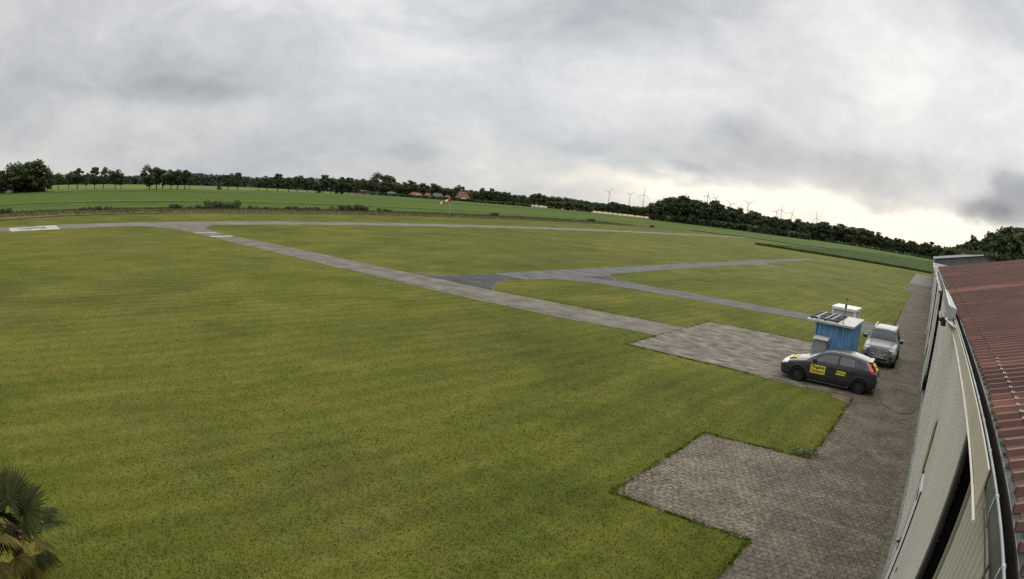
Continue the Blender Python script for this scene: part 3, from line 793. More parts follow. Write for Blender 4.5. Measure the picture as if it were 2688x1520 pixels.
# hood panel and lamp hung at the gutter
hd = empty('gutter_hood', (.5, 12.2, 4.6)); tag(hd, 'grey sheet hood fixed at the hangar gutter above the floodlight', 'hood')
m = MB(); m.add([(-.03, -1.6, .37), (-.04, 2.3, .42), (.06, 2.9, .36), (.12, -1.5, .33), (-.05, -1.7, .16), (-.06, 2.2, .20), (.04, 2.8, .2), (.10, -1.6, .2)],
                [(0, 3, 2, 1), (0, 1, 5, 4), (0, 4, 7, 3), (1, 2, 6, 5), (2, 3, 7, 6), (4, 5, 6, 7)])
m.build('panel', mat('grey_hood_sheet', (.19, .195, .19), 2, .5, metal=.2), hd)
m = MB(); m.tube([(-.035, -1.6, .375), (-.04, 2.3, .425), (.06, 2.9, .365)], .012, 6); m.build('rim', RIM, hd)
fl = empty('floodlight', (.66, 9.6, 4.3)); tag(fl, 'floodlight with white housing and dark lamp head on the hangar wall', 'floodlight')
m = MB(); m.tube([(0, 0, .42), (-.12, .3, .44), (-.22, 1.4, .42)], .022, 8); m.tube([(-.2, 1.35, .42), (-.02, 1.4, .2)], .012, 6); m.build('arm', RIM, fl, True)
m = MB(); m.bbox(-.20, -.10, 1.0, 1.28, .36, .54, .015); m.build('housing', WHITE, fl)
m = MB(); m.bbox(-.30, -.20, 1.45, 2.4, .28, .44, .02); m.bbox(-.34, -.30, 1.6, 2.9, .34, .40, .01); m.build('lamp_head', BLACK, fl)
m = MB(); m.lathe([(.0, 0), (.05, .01), (.05, .10), (0, .11)], 12, 0, Matrix.Translation((-.12, .75, .34))); m.build('sensor', mat('sensor_green', (.25, .30, .16), 3, .5), fl)

# second, lower hangar section and far grey hangar
hm = empty('storage_shed', (.74, 76, 0)); tag(hm, 'low flat storage building with open dark doors behind the red roof hangar', 'shed')
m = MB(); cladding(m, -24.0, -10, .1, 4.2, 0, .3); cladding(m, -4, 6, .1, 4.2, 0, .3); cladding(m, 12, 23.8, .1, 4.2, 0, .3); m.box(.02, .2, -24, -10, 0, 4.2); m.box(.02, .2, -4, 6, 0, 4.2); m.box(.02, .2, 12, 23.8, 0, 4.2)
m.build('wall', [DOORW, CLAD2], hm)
m = MB(); m.box(.3, .4, -24, 23.8, 0, 4.2); m.build('interior', DARKIN, hm)
m = MB(); m.bbox(-.2, 11, -24.1, 23.9, 4.2, 4.34, .02); m.build('roof', mat('grey_sheet_roof', (.13, .13, .13), 1, .7), hm)
m = MB(); m.tube([(-.26, -24, 4.32), (-.26, 23.9, 4.32)], .06, 8); m.build('gutter', RIM, hm, True)
h2 = empty('far_hangar', (.74, 104, 0)); tag(h2, 'grey gabled hangar with white roof edge behind the red roof', 'hangar')
m = MB(); m.box(0, 19, 0, 60, 0, 4.9); m.add([(0, .0, 4.9), (19, .0, 4.9), (9.1, .0, 6.85), (0, 60, 4.9), (19, 60, 4.9), (9.1, 60, 6.85)], [(0, 1, 2), (3, 5, 4)])
cladx = MB()
for i in range(63):
    x = .1 + i * .3; zt = 4.9 + (x * .214 if x < 9.1 else (19 - x) * .196)
    cladx.box(x, x + .06, -.03, 0.001, 0, zt)
m.build('wall', GREYW, h2); cladx.build('gable_ribs', GREYW, h2)
m = MB()
m.add([(-.35, -.3, 5.02), (9.1, -.3, 6.98), (9.1, 60.3, 6.98), (-.35, 60.3, 5.02), (-.35, -.3, 4.90), (9.1, -.3, 6.86), (9.1, 60.3, 6.86), (-.35, 60.3, 4.90)], [(0, 1, 2, 3), (4, 7, 6, 5), (0, 4, 5, 1), (3, 2, 6, 7), (0, 3, 7, 4)])
m.add([(19.35, -.3, 5.02), (9.1, -.3, 6.98), (9.1, 60.3, 6.98), (19.35, 60.3, 5.02), (19.35, -.3, 4.90), (9.1, -.3, 6.86), (9.1, 60.3, 6.86), (19.35, 60.3, 4.90)], [(0, 3, 2, 1), (4, 5, 6, 7), (0, 1, 5, 4), (0, 4, 7, 3)])
m.build('roof', mat('dark_sheet_roof', (.05, .052, .055), 1, .7), h2)
m = MB(); m.add([(-.40, -.42, 4.93), (9.1, -.42, 6.92), (9.1, -.42, 7.10), (-.40, -.42, 5.12), (-.40, -.31, 4.93), (9.1, -.31, 6.92), (9.1, -.31, 7.10), (-.40, -.31, 5.12)],
                [(0, 1, 2, 3), (4, 7, 6, 5), (3, 2, 6, 7), (0, 4, 5, 1), (0, 3, 7, 4)]); m.build('verge_trim', WHITE, h2)
m = MB(); m.bbox(-.12, -.02, -.1, .1, 0, 4.9, .02); m.build('downpipe', ZINC, h2)
cr = MB(); cr.add([(.28, 51.9, 4.86), (1.2, 51.9, 4.93), (.30, 51.9, 5.02), (.28, 52.6, 4.86), (1.2, 52.6, 4.93), (.30, 52.6, 5.02)], [(0, 1, 2), (3, 5, 4), (0, 2, 5, 3), (2, 1, 4, 5), (0, 3, 4, 1)])
H_(cr, 'corner_flashing', WHITE)

# ------------------------------------------------------------------ blue container shed, cabinets, pole
BLUE = mat('blue_steel', [(.35, (.10, .235, .41)), (.65, (.145, .30, .49))], 1.2, .5, detail=6, layer=[((.05, .10, .16), 2, .62, .8, (1, 1, .2))])
CREAMR = mat('cream_roof_sheet', [(.35, (.36, .345, .29)), (.65, (.48, .46, .40))], 2, .6)
def ribbed_box(mb, x0, x1, y0, y1, z0, z1, pitch=.22, d=.03, mi=0):
    for (ax, a0, a1, fixed, sgn) in (('x', x0, x1, y0, -1), ('x', x0, x1, y1, 1), ('y', y0, y1, x0, -1), ('y', y0, y1, x1, 1)):
        n = int((a1 - a0) / pitch); p = (a1 - a0) / n; pr = []
        for i in range(n):
            a = a0 + i * p
            pr += [(a, 0), (a + p * .45, 0), (a + p * .58, d), (a + p * .87, d)]
        pr.append((a1, 0))
        vs = []
        for (a, dd) in pr:
            o_ = fixed + sgn * (dd - d)
            for z in (z0, z1): vs.append((a, o_, z) if ax == 'x' else (o_, a, z))
        mb.add(vs, [(2 * i, 2 * i + 2, 2 * i + 3, 2 * i + 1) for i in range(len(pr) - 1)], mi)
bs = empty('blue_shed', (-3.95, 28.0, 0), R(-1.5)); tag(bs, 'blue corrugated steel shed with cream flat roof behind the dark car', 'shed')
m = MB(); ribbed_box(m, -.82, .80, -1.45, 1.40, .05, 2.14, .24, .05); m.build('wall', BLUE, bs)
m = MB()
for (x, y) in ((-.82, -1.45), (.80, -1.45), (-.82, 1.40), (.80, 1.40)): MB().bbox(x - .035, x + .035, y - .035, y + .035, 0, 2.14, .006).build('corner_post', BLUE, bs)
m.box(-.80, .78, -1.43, 1.38, 0, .08); m.build('base', BLUE, bs)
m = MB(); m.bbox(-1.26, .92, -1.62, 1.58, 2.14, 2.235, .012); rf = m.build('roof', CREAMR, bs)
RACK = mat('dark_rack_steel', (.035, .035, .04), 3, .5, metal=.4)
rk = empty('roof_rack', (-4.42, 27.9, 2.24), R(-1.5)); tag(rk, 'dark tube rack lying on the cream roof of the blue shed', 'rack')
for i in range(6):
    m = MB(); yy = -1.25 + i * .46
    m.tube([(-.72, yy, .05), (.62, yy - .02, .05)], .035, 6); m.tube([(-.70, yy + .12, .06), (.60, yy + .11, .06)], .016, 6)
    m.build('tube', RACK if i % 2 == 0 else ZINC, rk, True)
for x in (-.62, .0, .55):
    m = MB(); m.box(x - .02, x + .02, -1.35, 1.3, 0, .04); m.build('bearer', RACK, rk)
m = MB(); m.box(-.45, -.38, -1.3, 1.1, .09, .10); m.box(.25, .31, -1.2, .9, .09, .10); m.box(-.02, .03, -1.3, 1.2, .09, .10); m.build('slat', mat('pale_slat', (.35, .34, .31), 3, .6), rk)
m = MB(); m.bbox(-.30, -.24, -1.42, -1.36, .0, .16, .008); m.build('post', WHITE, rk)
pl = empty('antenna_pole', (-3.66, 26.9, 2.235)); tag(pl, 'thin black pole with small sensor head on the blue shed roof', 'antenna')
m = MB(); m.tube([(0, 0, 0), (.02, 0, .95)], .013, 8); m.lathe([(.06, 0), (.06, .02), (.02, .03)], 10); m.build('mast', BLACK, pl, True)
m = MB(); m.bbox(-.035, .055, -.035, .035, .62, .82, .01); m.bbox(-.05, .07, -.02, .02, 1.0, 1.06, .006); m.build('sensor', BLACK, pl)
gc = empty('grey_cabinet', (-4.42, 26.18, 0)); tag(gc, 'narrow grey metal cabinet with pale lid in front of the blue shed', 'cabinet')
GM = mat('galvanised_cabinet', [(.35, (.24, .25, .24)), (.65, (.32, .33, .32))], 3, .5, metal=.2, detail=8)
m = MB(); m.bbox(-.29, .29, -.14, .22, .05, 1.50, .01); cb_ = m.build('cabinet_body', GM, gc)
m = MB(); m.add([(-.34, -.24, 1.50), (.34, -.24, 1.50), (.34, .26, 1.55), (-.34, .26, 1.55), (-.34, -.24, 1.53), (.34, -.24, 1.53), (.34, .26, 1.60), (-.34, .26, 1.60)],
                [(0, 3, 2, 1), (4, 5, 6, 7), (0, 1, 5, 4), (1, 2, 6, 5), (2, 3, 7, 6), (3, 0, 4, 7)]); m.build('lid', CREAMR, gc)
m = MB(); m.bbox(-.24, .24, -.150, -.138, .15, 1.42, .004); d_ = m.build('door', GM, gc)
m = MB(); m.bbox(.17, .20, -.17, -.148, .75, .88, .004); m.build('handle', BLACK, d_)
m = MB(); m.bbox(.31, .40, -.08, .02, .0, .95, .01); m.build('side_post', BLACK, gc)
wb = empty('white_container', (-4.85, 36.3, 0), R(-3)); tag(wb, 'white ribbed box container with flat lid standing on the lawn behind the blue shed', 'container')
WB = mat('white_box_sheet', [(.35, (.40, .40, .39)), (.65, (.52, .52, .50))], 1.5, .5)
m = MB(); ribbed_box(m, -.70, .70, -.85, .85, .06, 1.82, .23, .035); m.build('wall', WB, wb)
m = MB(); m.bbox(-.76, .76, -.92, .92, 1.82, 1.98, .02); m.build('lid', mat('white_lid', (.62, .61, .55), 2, .5), wb)
m = MB(); [MB().bbox(x - .05, x + .05, y - .05, y + .05, 0, 1.84, .01).build('corner_post', WHITE, wb) for x in (-.68, .68) for y in (-.83, .83)]

# ------------------------------------------------------------------ vehicles
GLASS = mat('car_glass', (.022, .027, .031), 1, .10, spec=.35, coat=.0)
SIDEG = mat('side_window_glass', (.075, .084, .088), 1.5, .12, spec=.4)
RUB = mat('tyre_rubber', (.014, .014, .015), 3, .8)
YEL = mat('yellow_sign_sheet', (.82, .66, .06), 3, .5)
TXT = mat('black_lettering', (.012, .010, .008), 3, .6)
LAMP = mat('clear_lamp', (.60, .60, .54), 9, .15, spec=.8, coat=.5)
REDL = mat('red_lamp', (.42, .02, .012), 4, .2, spec=.7, coat=.5)
CHR = mat('chrome', (.60, .60, .60), 2, .25, metal=.35)
PLATE = mat('white_plate', (.62, .62, .58), 2, .5)

def smooth1(a, n=3):
    for _ in range(n):
        b = a.copy(); b[1:-1] = (a[:-2] + 2 * a[1:-1] + a[2:]) / 4; a = b
    return a

class Car:
    """lofted shell; x runs from nose (0) to tail (L), panels split into named parts"""
    def __init__(s, P):
        s.P = P; L = P['L']; s.xs = np.arange(0, L + 1e-6, .02); n = len(s.xs)
        it = lambda k: np.interp(s.xs, *zip(*P[k]))
        s.zt = smooth1(it('top'), P.get('sm', 3)); s.zb = it('bot'); s.w = smooth1(it('wid'), 4)
        s.belt = np.minimum(smooth1(it('belt'), 3), s.zt - P.get('hoodround', .05))
        s.wt = smooth1(it('wtop'), 4); s.cr = it('crown')
        rings = []
        segs = [5, 4, 8, 6, 3, 14, 4, 10]
        for i in range(n):
            w, zb, bz, zt, wt, c = s.w[i], s.zb[i], s.belt[i], s.zt[i], s.wt[i], s.cr[i]
            zm = min(P['mid'], zb + .6 * (bz - zb))
            cp = [(0, zb), (.80 * w, zb), (.955 * w, zb + min(.10, .3 * (bz - zb))), (w, zm), (.988 * w, zm + .75 * (bz - zm)), (.945 * w, bz),
                  (wt, max(bz + .006, zt - c)), (.72 * wt, zt - .25 * c), (0, zt)]
            r = []
            for (a, b), k in zip(zip(cp[:-1], cp[1:]), segs):
                for j in range(k): r.append((a[0] + (b[0] - a[0]) * j / k, a[1] + (b[1] - a[1]) * j / k))
            r.append(cp[-1])
            r = np.array(r)
            for _ in range(2):
                q = r.copy(); q[1:-1] = (r[:-2] + 2 * r[1:-1] + r[2:]) / 4; r = q
            rings.append(r)
        s.R = np.array(rings)                       # n, m, 2
        s.bnd = np.cumsum([0] + segs)
        s.n, s.m = s.R.shape[:2]

    def side_y(s, x, z):
        i = min(s.n - 1, max(0, int(round(x / .02)))); r = s.R[i]
        k = s.bnd[2]
        return float(np.interp(z, r[k:s.bnd[6] + 1, 1], r[k:s.bnd[6] + 1, 0]))

    def top_z(s, x):
        return float(np.interp(x, s.xs, s.zt))

    def build(s, classify, mats, root, offs):
        n, m = s.n, s.m
        M_ = 2 * m - 1
        V = np.empty((n, M_, 3))
        V[:, :m, 1] = -s.R[:, ::-1, 0][:, ::1]; V[:, :m, 2] = s.R[:, ::-1, 1]
        V[:, m - 1:, 1] = s.R[:, :, 0]; V[:, m - 1:, 2] = s.R[:, :, 1]
        # layout: first half mirrored (top to bottom centre), second half bottom centre to top
        V[:, :, 0] = s.xs[:, None]
        parts = {}
        for i in range(n - 1):
            for j in range(M_ - 1):
                c = (V[i, j] + V[i + 1, j] + V[i, j + 1] + V[i + 1, j + 1]) / 4
                seg = abs(j + .5 - (m - 1))          # ring position counted from bottom centre
                key = classify(c[0], c[1], c[2], seg, s)
                if key: parts.setdefault(key, []).append((i, j))
        # normals for offsetting
        out = {}
        for key, cells in parts.items():
            idx = {}; vs = []; fs = []
            for (i, j) in cells:
                f = []
                for (a, b) in ((i, j), (i + 1, j), (i + 1, j + 1), (i, j + 1)):
                    if (a, b) not in idx: idx[(a, b)] = len(vs); vs.append(V[a, b])
                    f.append(idx[(a, b)])
                fs.append(f)
            mb = MB(); mb.v = [tuple(p) for p in vs]; mb.f = [tuple(f) for f in fs]; mb.mi = [0] * len(fs)
            if key == 'body':
                for i, rev in ((0, False), (n - 1, True)):
                    o = len(mb.v); ring = [tuple(V[i, j]) for j in range(M_)]
                    mb.v += ring; mb.f.append(tuple(range(o, o + M_)) if rev else tuple(range(o + M_ - 1, o - 1, -1))); mb.mi.append(0)
            name = key.split('#')[0]
            o = mb.build(name, mats.get(name, mats['body']), root, True)
            bm = bmesh.new(); bm.from_mesh(o.data); bmesh.ops.remove_doubles(bm, verts=bm.verts[:], dist=.0004); bmesh.ops.recalc_face_normals(bm, faces=bm.faces[:])
            if key != 'body':
                # outward: away from the car's inside point
                ctr = Vector((s.P['L'] / 2, 0, .6)); ssum = sum(((f.calc_center_median() - ctr).dot(f.normal) for f in bm.faces), 0)
                if ssum < 0: bmesh.ops.reverse_faces(bm, faces=bm.faces[:])
                bm.normal_update()
                d = offs.get(name, 0)
                if d:
                    mv = [(v, v.normal.copy()) for v in bm.verts]
                    for v, nn in mv: v.co += nn * d
            bm.to_mesh(o.data); bm.free()
            for p in o.data.polygons: p.use_smooth = True
            out[key] = o
        return out

def wheel(root, x, y, r, w, rimm, spokes, side):
    """side: -1 faces -y"""
    M = Matrix.Translation((x, y, r)) @ Matrix.Rotation(R(90), 4, 'X') @ Matrix.Scale(1, 4)
    if side > 0: M = Matrix.Translation((x, y, r)) @ Matrix.Rotation(R(-90), 4, 'X')
    ty = MB(); ty.lathe([(r * .62, -w / 2), (r * .9, -w / 2), (r, -w * .36), (r, w * .36), (r * .93, w / 2), (r * .68, w / 2), (r * .66, w * .4)], 32, 0, M)
    wh = ty.build('wheel', RUB, root, True)
    rm = MB(); rm.lathe([(0, w * .10), (r * .60, w * .12), (r * .66, w * .44), (r * .70, w * .46), (r * .66, w * .40)], 28, 1, M)
    rm.lathe([(0, w * .42), (r * .12, w * .42), (r * .15, w * .36), (r * .15, w * .1)], 14, 0, M)
    for k in range(spokes):
        A = M @ Matrix.Rotation(2 * PI * k / spokes, 4, 'Z')
        rm.add([(r * .10, -r * .055, w * .40), (r * .66, -r * .035, w * .44), (r * .66, r * .035, w * .44), (r * .10, r * .055, w * .40),
                (r * .10, -r * .07, w * .2), (r * .66, -r * .05, w * .2), (r * .66, r * .05, w * .2), (r * .10, r * .07, w * .2)],
               [(0, 1, 2, 3), (0, 4, 5, 1), (3, 2, 6, 7), (1, 5, 6, 2)], 0, A)
    rm.build('rim', [rimm, BLACK], wh)
    return wh

def seam(mb, car, pts, sgn, r=.006):
    p3 = []
    for a, b in zip(pts[:-1], pts[1:]):
        for k in range(8):
            x = a[0] + (b[0] - a[0]) * k / 8; z = a[1] + (b[1] - a[1]) * k / 8
            p3.append((x, sgn * (car.side_y(x, z) + .001), z))
    x, z = pts[-1]; p3.append((x, sgn * (car.side_y(x, z) + .001), z))
    mb.tube(p3, r, 5)

def side_plate(car, x0, x1, z0, z1, sgn, off, th, mb, mi=0, b=.004):
    y = sgn * (car.side_y((x0 + x1) / 2, (z0 + z1) / 2) + off)
    mb.bbox(x0, x1, min(y, y + sgn * th), max(y, y + sgn * th), z0, z1, b, mi)
    return y + sgn * th

# --- dark rescue hatchback
DG = mat('dark_grey_car_paint', (.022, .0245, .028), 1, .38, metal=.0, coat=.25, spec=.4)
DG2 = mat('dark_grey_bumper', (.026, .028, .031), 1, .55)
P1 = dict(L=4.17, mid=.50,
          top=[(0, .60), (.03, .665), (.10, .72), (.3, .80), (.65, .885), (1.02, .955), (1.10, .985), (1.45, 1.19), (1.80, 1.355), (2.05, 1.415), (2.45, 1.435), (2.9, 1.415), (3.3, 1.365), (3.62, 1.30), (3.74, 1.255), (3.90, 1.10), (4.05, .93), (4.12, .84), (4.15, .70), (4.17, .62)],
          bot=[(0, .24), (.12, .17), (.5, .16), (3.6, .17), (4.0, .24), (4.17, .30)],
          wid=[(0, .50), (.05, .64), (.15, .74), (.4, .82), (.8, .85), (3.3, .855), (3.8, .82), (4.05, .76), (4.17, .66)],
          belt=[(0, .56), (.3, .73), (.8, .84), (1.1, .90), (2.0, .93), (3.0, .965), (3.6, 1.00), (4.0, .98), (4.17, .9)],
          wtop=[(0, .46), (.3, .62), (.8, .70), (1.1, .70), (1.5, .62), (1.9, .565), (3.2, .55), (3.74, .54), (4.0, .62), (4.17, .58)],
          crown=[(0, .05), (1.0, .06), (1.8, .055), (3.6, .05), (4.17, .05)])
W1, W2, WR = .83, 3.46, .305
def cls1(x, y, z, seg, c):
    ay = abs(y); top = c.top_z(x)
    for wxc in (W1, W2):
        if (x - wxc) ** 2 + (z - WR - .01) ** 2 < .345 ** 2 and ay > .45: return None
    b = c.bnd
    sg = '#l' if y < 0 else '#r'
    if b[5] + .5 < seg < b[6] - .6:                       # side glass band
        lo = np.interp(x, [1.0, 3.6], [.955, 1.005]); hi = top - .135
        fr = np.interp(z, [.93, 1.32], [1.42, 1.92])
        if z > lo and z < hi:
            if x > fr and x < 2.40: return 'front_window' + sg
            if 2.50 < x < 3.13 - max(0, (z - 1.2)) * .4: return 'rear_window' + sg
            if 3.20 < x < 3.62 and z < 1.40 - (x - 3.2) * .55: return 'quarter_window' + sg
    rear = np.interp(z, [.85, 1.0, 1.15, 1.26], [4.06, 3.96, 3.83, 3.72])
    if .86 < z < 1.24 and x > rear - .16 and ay > .50 and seg < b[7] and x > 3.6: return 'tail_lamp' + sg
    if seg > b[6] + .4:
        if 1.16 < x < 1.80 and ay < c.wt[int(x / .02)] - .06: return 'windscreen'
        if 3.76 < x < 4.03 and ay < .50: return 'rear_screen'
    if x < .36 and .60 < z < .80 and ay > .36 and z > .57 + .32 * x and z < .70 + x * .40: return 'headlight' + sg
    if (z < .56 and x < .10) or (z < .60 and x > 4.0) or (z < .42 and (x < .48 or x > 3.82)): return 'bumper' + ('' if x < 2 else '#b')
    if seg < b[5] - .5 and z > .24:
        if 1.22 < x < 2.455: return 'front_door' + sg
        if 2.455 < x < 3.16 + (z - .6) * .4: return 'rear_door' + sg
    return 'body'
rc = empty('rescue_car', (-5.655, 25.055, 0)); tag(rc, 'dark grey hatchback with yellow rescue signs parked before the blue shed', 'car')
c1 = Car(P1)
o1 = c1.build(cls1, dict(body=DG, front_window=SIDEG, rear_window=SIDEG, quarter_window=GLASS, windscreen=SIDEG, rear_screen=GLASS, tail_lamp=REDL, headlight=LAMP, bumper=DG2), rc,
              dict(front_window=-.003, rear_window=-.003, windscreen=.001, headlight=.003, tail_lamp=.004))
m = MB(); m.box(.15, 4.0, -.60, .60, .17, .34); m.box(.42, 1.25, -.72, .72, .20, .62); m.box(3.06, 3.86, -.72, .72, .20, .62); m.box(1.3, 3.5, -.55, .55, .34, .80); m.build('underbody', BLACK, rc)
SEAT = mat('grey_seat_cloth', (.07, .07, .075), 3, .9)
for sx, sy in ((1.95, -.36), (1.95, .36)):
    m = MB(); m.bbox(sx + .12, sx + .28, sy - .22, sy + .22, .75, 1.12, .05); m.bbox(sx + .16, sx + .26, sy - .12, sy + .12, 1.12, 1.26, .03); m.build('seat', SEAT, rc)
for sgn in (-1, 1):
    for xw in (W1, W2):
        wheel(rc, xw, sgn * .765, WR, .19, mat('dark_alloy', (.055, .055, .058), 2, .4, metal=.5) if False else DG2, 10, sgn)
        m = MB(); pts = []
        for k in range(17):
            a = PI * (-.06 + 1.12 * k / 16); xx = xw + .355 * math.cos(a); zz = WR + .01 + .355 * math.sin(a)
            pts.append((xx, sgn * (c1.side_y(min(max(xx, .02), 4.15), max(.3, zz)) + .002), zz))
        m.tube(pts, .020, 6); m.build('wheel_arch', DG, rc, True)
    sd_ = '#l' if sgn < 0 else '#r'
    m = MB(); seam(m, c1, [(1.215, .90), (1.22, .55), (1.27, .26)], sgn); seam(m, c1, [(2.455, .93), (2.455, .25)], sgn); seam(m, c1, [(1.27, .25), (2.455, .25)], sgn)
    m.build('door_seam', BLACK, o1['front_door' + sd_])
    m = MB(); seam(m, c1, [(2.47, .25), (3.08, .26)], sgn); seam(m, c1, [(3.10, .27), (3.12, .52), (3.22, .75), (3.28, .96)], sgn); m.build('door_seam', BLACK, o1['rear_door' + sd_])
    m = MB(); seam(m, c1, [(1.25, .945), (2.2, .945), (3.6, 1.0)], sgn, .010); seam(m, c1, [(2.44, .95), (2.445, 1.30)], sgn, .022); seam(m, c1, [(3.16, .99), (3.13, 1.25)], sgn, .016)
    seam(m, c1, [(1.36, .96), (1.60, 1.13), (1.90, 1.28), (2.3, 1.30), (2.9, 1.285), (3.3, 1.24), (3.62, 1.06)], sgn, .010); m.build('window_trim', BLACK, rc)
    m = MB(); side_plate(c1, 1.28, 2.42, .42, .475, sgn, -.004, .014, m, b=.004); m.build('rubbing_strip', DG2, o1['front_door' + sd_])
    m = MB(); side_plate(c1, 2.49, 3.08, .42, .475, sgn, -.004, .014, m, b=.004); m.build('rubbing_strip', DG2, o1['rear_door' + sd_])
    for dk, hx in (('front_door', 2.12), ('rear_door', 3.0)):
        m = MB(); side_plate(c1, hx, hx + .19, .80, .845, sgn, -.002, .03, m, b=.008); m.build('door_handle', BLACK, o1[dk + sd_])
    m = MB(); m.bbox(1.40, 1.54, sgn * .90 - .085, sgn * .90 + .085, .93, 1.06, .03); m.tube([(1.52, sgn * .80, .95), (1.50, sgn * .86, .98)], .02, 6); m.build('side_mirror', BLACK, rc)
    m = MB(); m.box(1.25, 3.05, sgn * .80 - .02, sgn * .80 + .02, .165, .19); m.build('sill', mat('sill_grey', (.10, .10, .10), 2, .5), rc)
for sgn in (-1,):
    m = MB(); y = side_plate(c1, 1.335, 1.955, .485, .81, sgn, .004, .004, m, b=.002); sg1 = m.build('door_sign', YEL, rc)
    Mt = lambda cx, cz, yy: Matrix.Translation((cx, yy, cz)) @ Matrix.Rotation(R(90), 4, 'X')
    text_mesh('lettering', 'Flugplatz\nDankern', .158, TXT, sg1, Mt(1.645, .655, y - .002), bold=.004)
    m = MB(); y = side_plate(c1, 2.42, 2.84, .60, .755, sgn, .006, .004, m, b=.002); sg2 = m.build('door_sign', YEL, rc)
    text_mesh('lettering', 'Rettung', .135, TXT, sg2, Mt(2.63, .685, y - .002), bold=.003)
m = MB(); y = side_plate(c1, 1.335, 1.955, .485, .81, 1, .004, .004, m, b=.002); sg3 = m.build('door_sign', YEL, rc)
text_mesh('lettering', 'Flugplatz\nDankern', .148, TXT, sg3, Matrix.Translation((1.645, y + .002, .655)) @ Matrix.Rotation(PI, 4, 'Z') @ Matrix.Rotation(R(90), 4, 'X'), bold=.0055)
sl1 = math.atan2(c1.top_z(.62) - c1.top_z(.26), .36)
Mb = Matrix.Translation((.42, -.12, c1.top_z(.42) + .008)) @ Matrix.Rotation(-sl1, 4, 'Y') @ Matrix.Rotation(R(-90), 4, 'Z')
m = MB(); m.bbox(-.36, .36, -.17, .17, -.003, .003, .002, 0, Mb); bn_ = m.build('bonnet_sign', YEL, rc)
text_mesh('lettering', 'Rettung', .20, TXT, bn_, Mb @ Matrix.Translation((0, 0, .004)) @ Matrix.Rotation(PI, 4, 'Z'), bold=.0055)
Mr = Matrix.Translation((3.985, -.24, 1.075)) @ Matrix.Rotation(R(49), 4, 'Y') @ Matrix.Rotation(R(90), 4, 'Z')
m = MB(); m.bbox(-.26, .26, -.16, .16, -.003, .003, .002, 0, Mr); hs = m.build('tailgate_sign', YEL, rc)
text_mesh('lettering', 'Rettung', .13, TXT, hs, Mr @ Matrix.Translation((0, 0, .004)), bold=.0055)
m = MB(); m.bbox(3.66, 3.84, -.50, .50, 1.245, 1.275, .012); m.build('spoiler', DG, rc)
m = MB(); m.tube([(2.15, 0, 1.43), (2.02, .0, 1.56)], .006, 5); m.build('antenna', BLACK, rc)
m = MB(); m.bbox(2.95, 2.99, -.02, .02, 1.40, 1.435, .008); m.build('roof_nub', BLACK, rc)
m = MB(); m.tube([(1.20, -.45, 1.045), (1.32, .05, 1.075)], .010, 5); m.tube([(1.18, .05, 1.035), (1.3, .5, 1.06)], .010, 5); m.build('wiper', BLACK, rc)
m = MB(); m.bbox(4.165, 4.18, -.26, .26, .50, .61, .004); m.build('number_plate', PLATE, rc)
m = MB(); m.bbox(-.012, .004, -.26, .26, .34, .45, .004); m.build('number_plate', PLATE, rc)
cb2 = MB(); cb2.tube([(-1.50, 24.7, .45), (-1.36, 24.62, .42), (-1.30, 24.5, .12), (-1.22, 24.3, .04), (-.9, 23.3, .035), (-.2, 22.6, .035), (.3, 23.0, .035), (.45, 24.2, .035), (.5, 25.2, .035)], .011, 6)
tag(cb2.build('charging_cable', mat('grey_cable', (.07, .065, .055), 2, .7)), 'thin cable from the dark car across the pavers to the hangar', 'cable')

# --- silver off-roader facing the camera
SV = mat('silver_car_paint', (.15, .152, .15), 1, .45, metal=.05, coat=.2, spec=.45)
SV2 = mat('grey_lower_bumper', (.10, .10, .105), 1, .5)
P2 = dict(L=4.53, mid=.62, sm=2, hoodround=.045,
          top=[(0, .93), (.03, .99), (.10, 1.035), (.5, 1.09), (1.15, 1.15), (1.25, 1.19), (1.55, 1.40), (1.90, 1.60), (2.2, 1.66), (2.9, 1.675), (3.6, 1.66), (4.15, 1.62), (4.30, 1.50), (4.45, 1.15), (4.53, .95)],
          bot=[(0, .32), (.15, .24), (.6, .24), (3.9, .25), (4.53, .34)],
          wid=[(0, .70), (.06, .78), (.2, .86), (.5, .905), (1.0, .92), (3.8, .92), (4.3, .88), (4.53, .80)],
          belt=[(0, .88), (.2, .97), (.8, 1.04), (1.3, 1.08), (3.5, 1.13), (4.3, 1.13), (4.53, .9)],
          wtop=[(0, .60), (.3, .68), (1.1, .72), (1.3, .74), (1.7, .67), (2.2, .63), (4.0, .62), (4.3, .66), (4.53, .66)],
          crown=[(0, .04), (1.1, .05), (2.0, .05), (4.0, .05), (4.53, .05)])
V1, V2, VR = .86, 3.615, .355
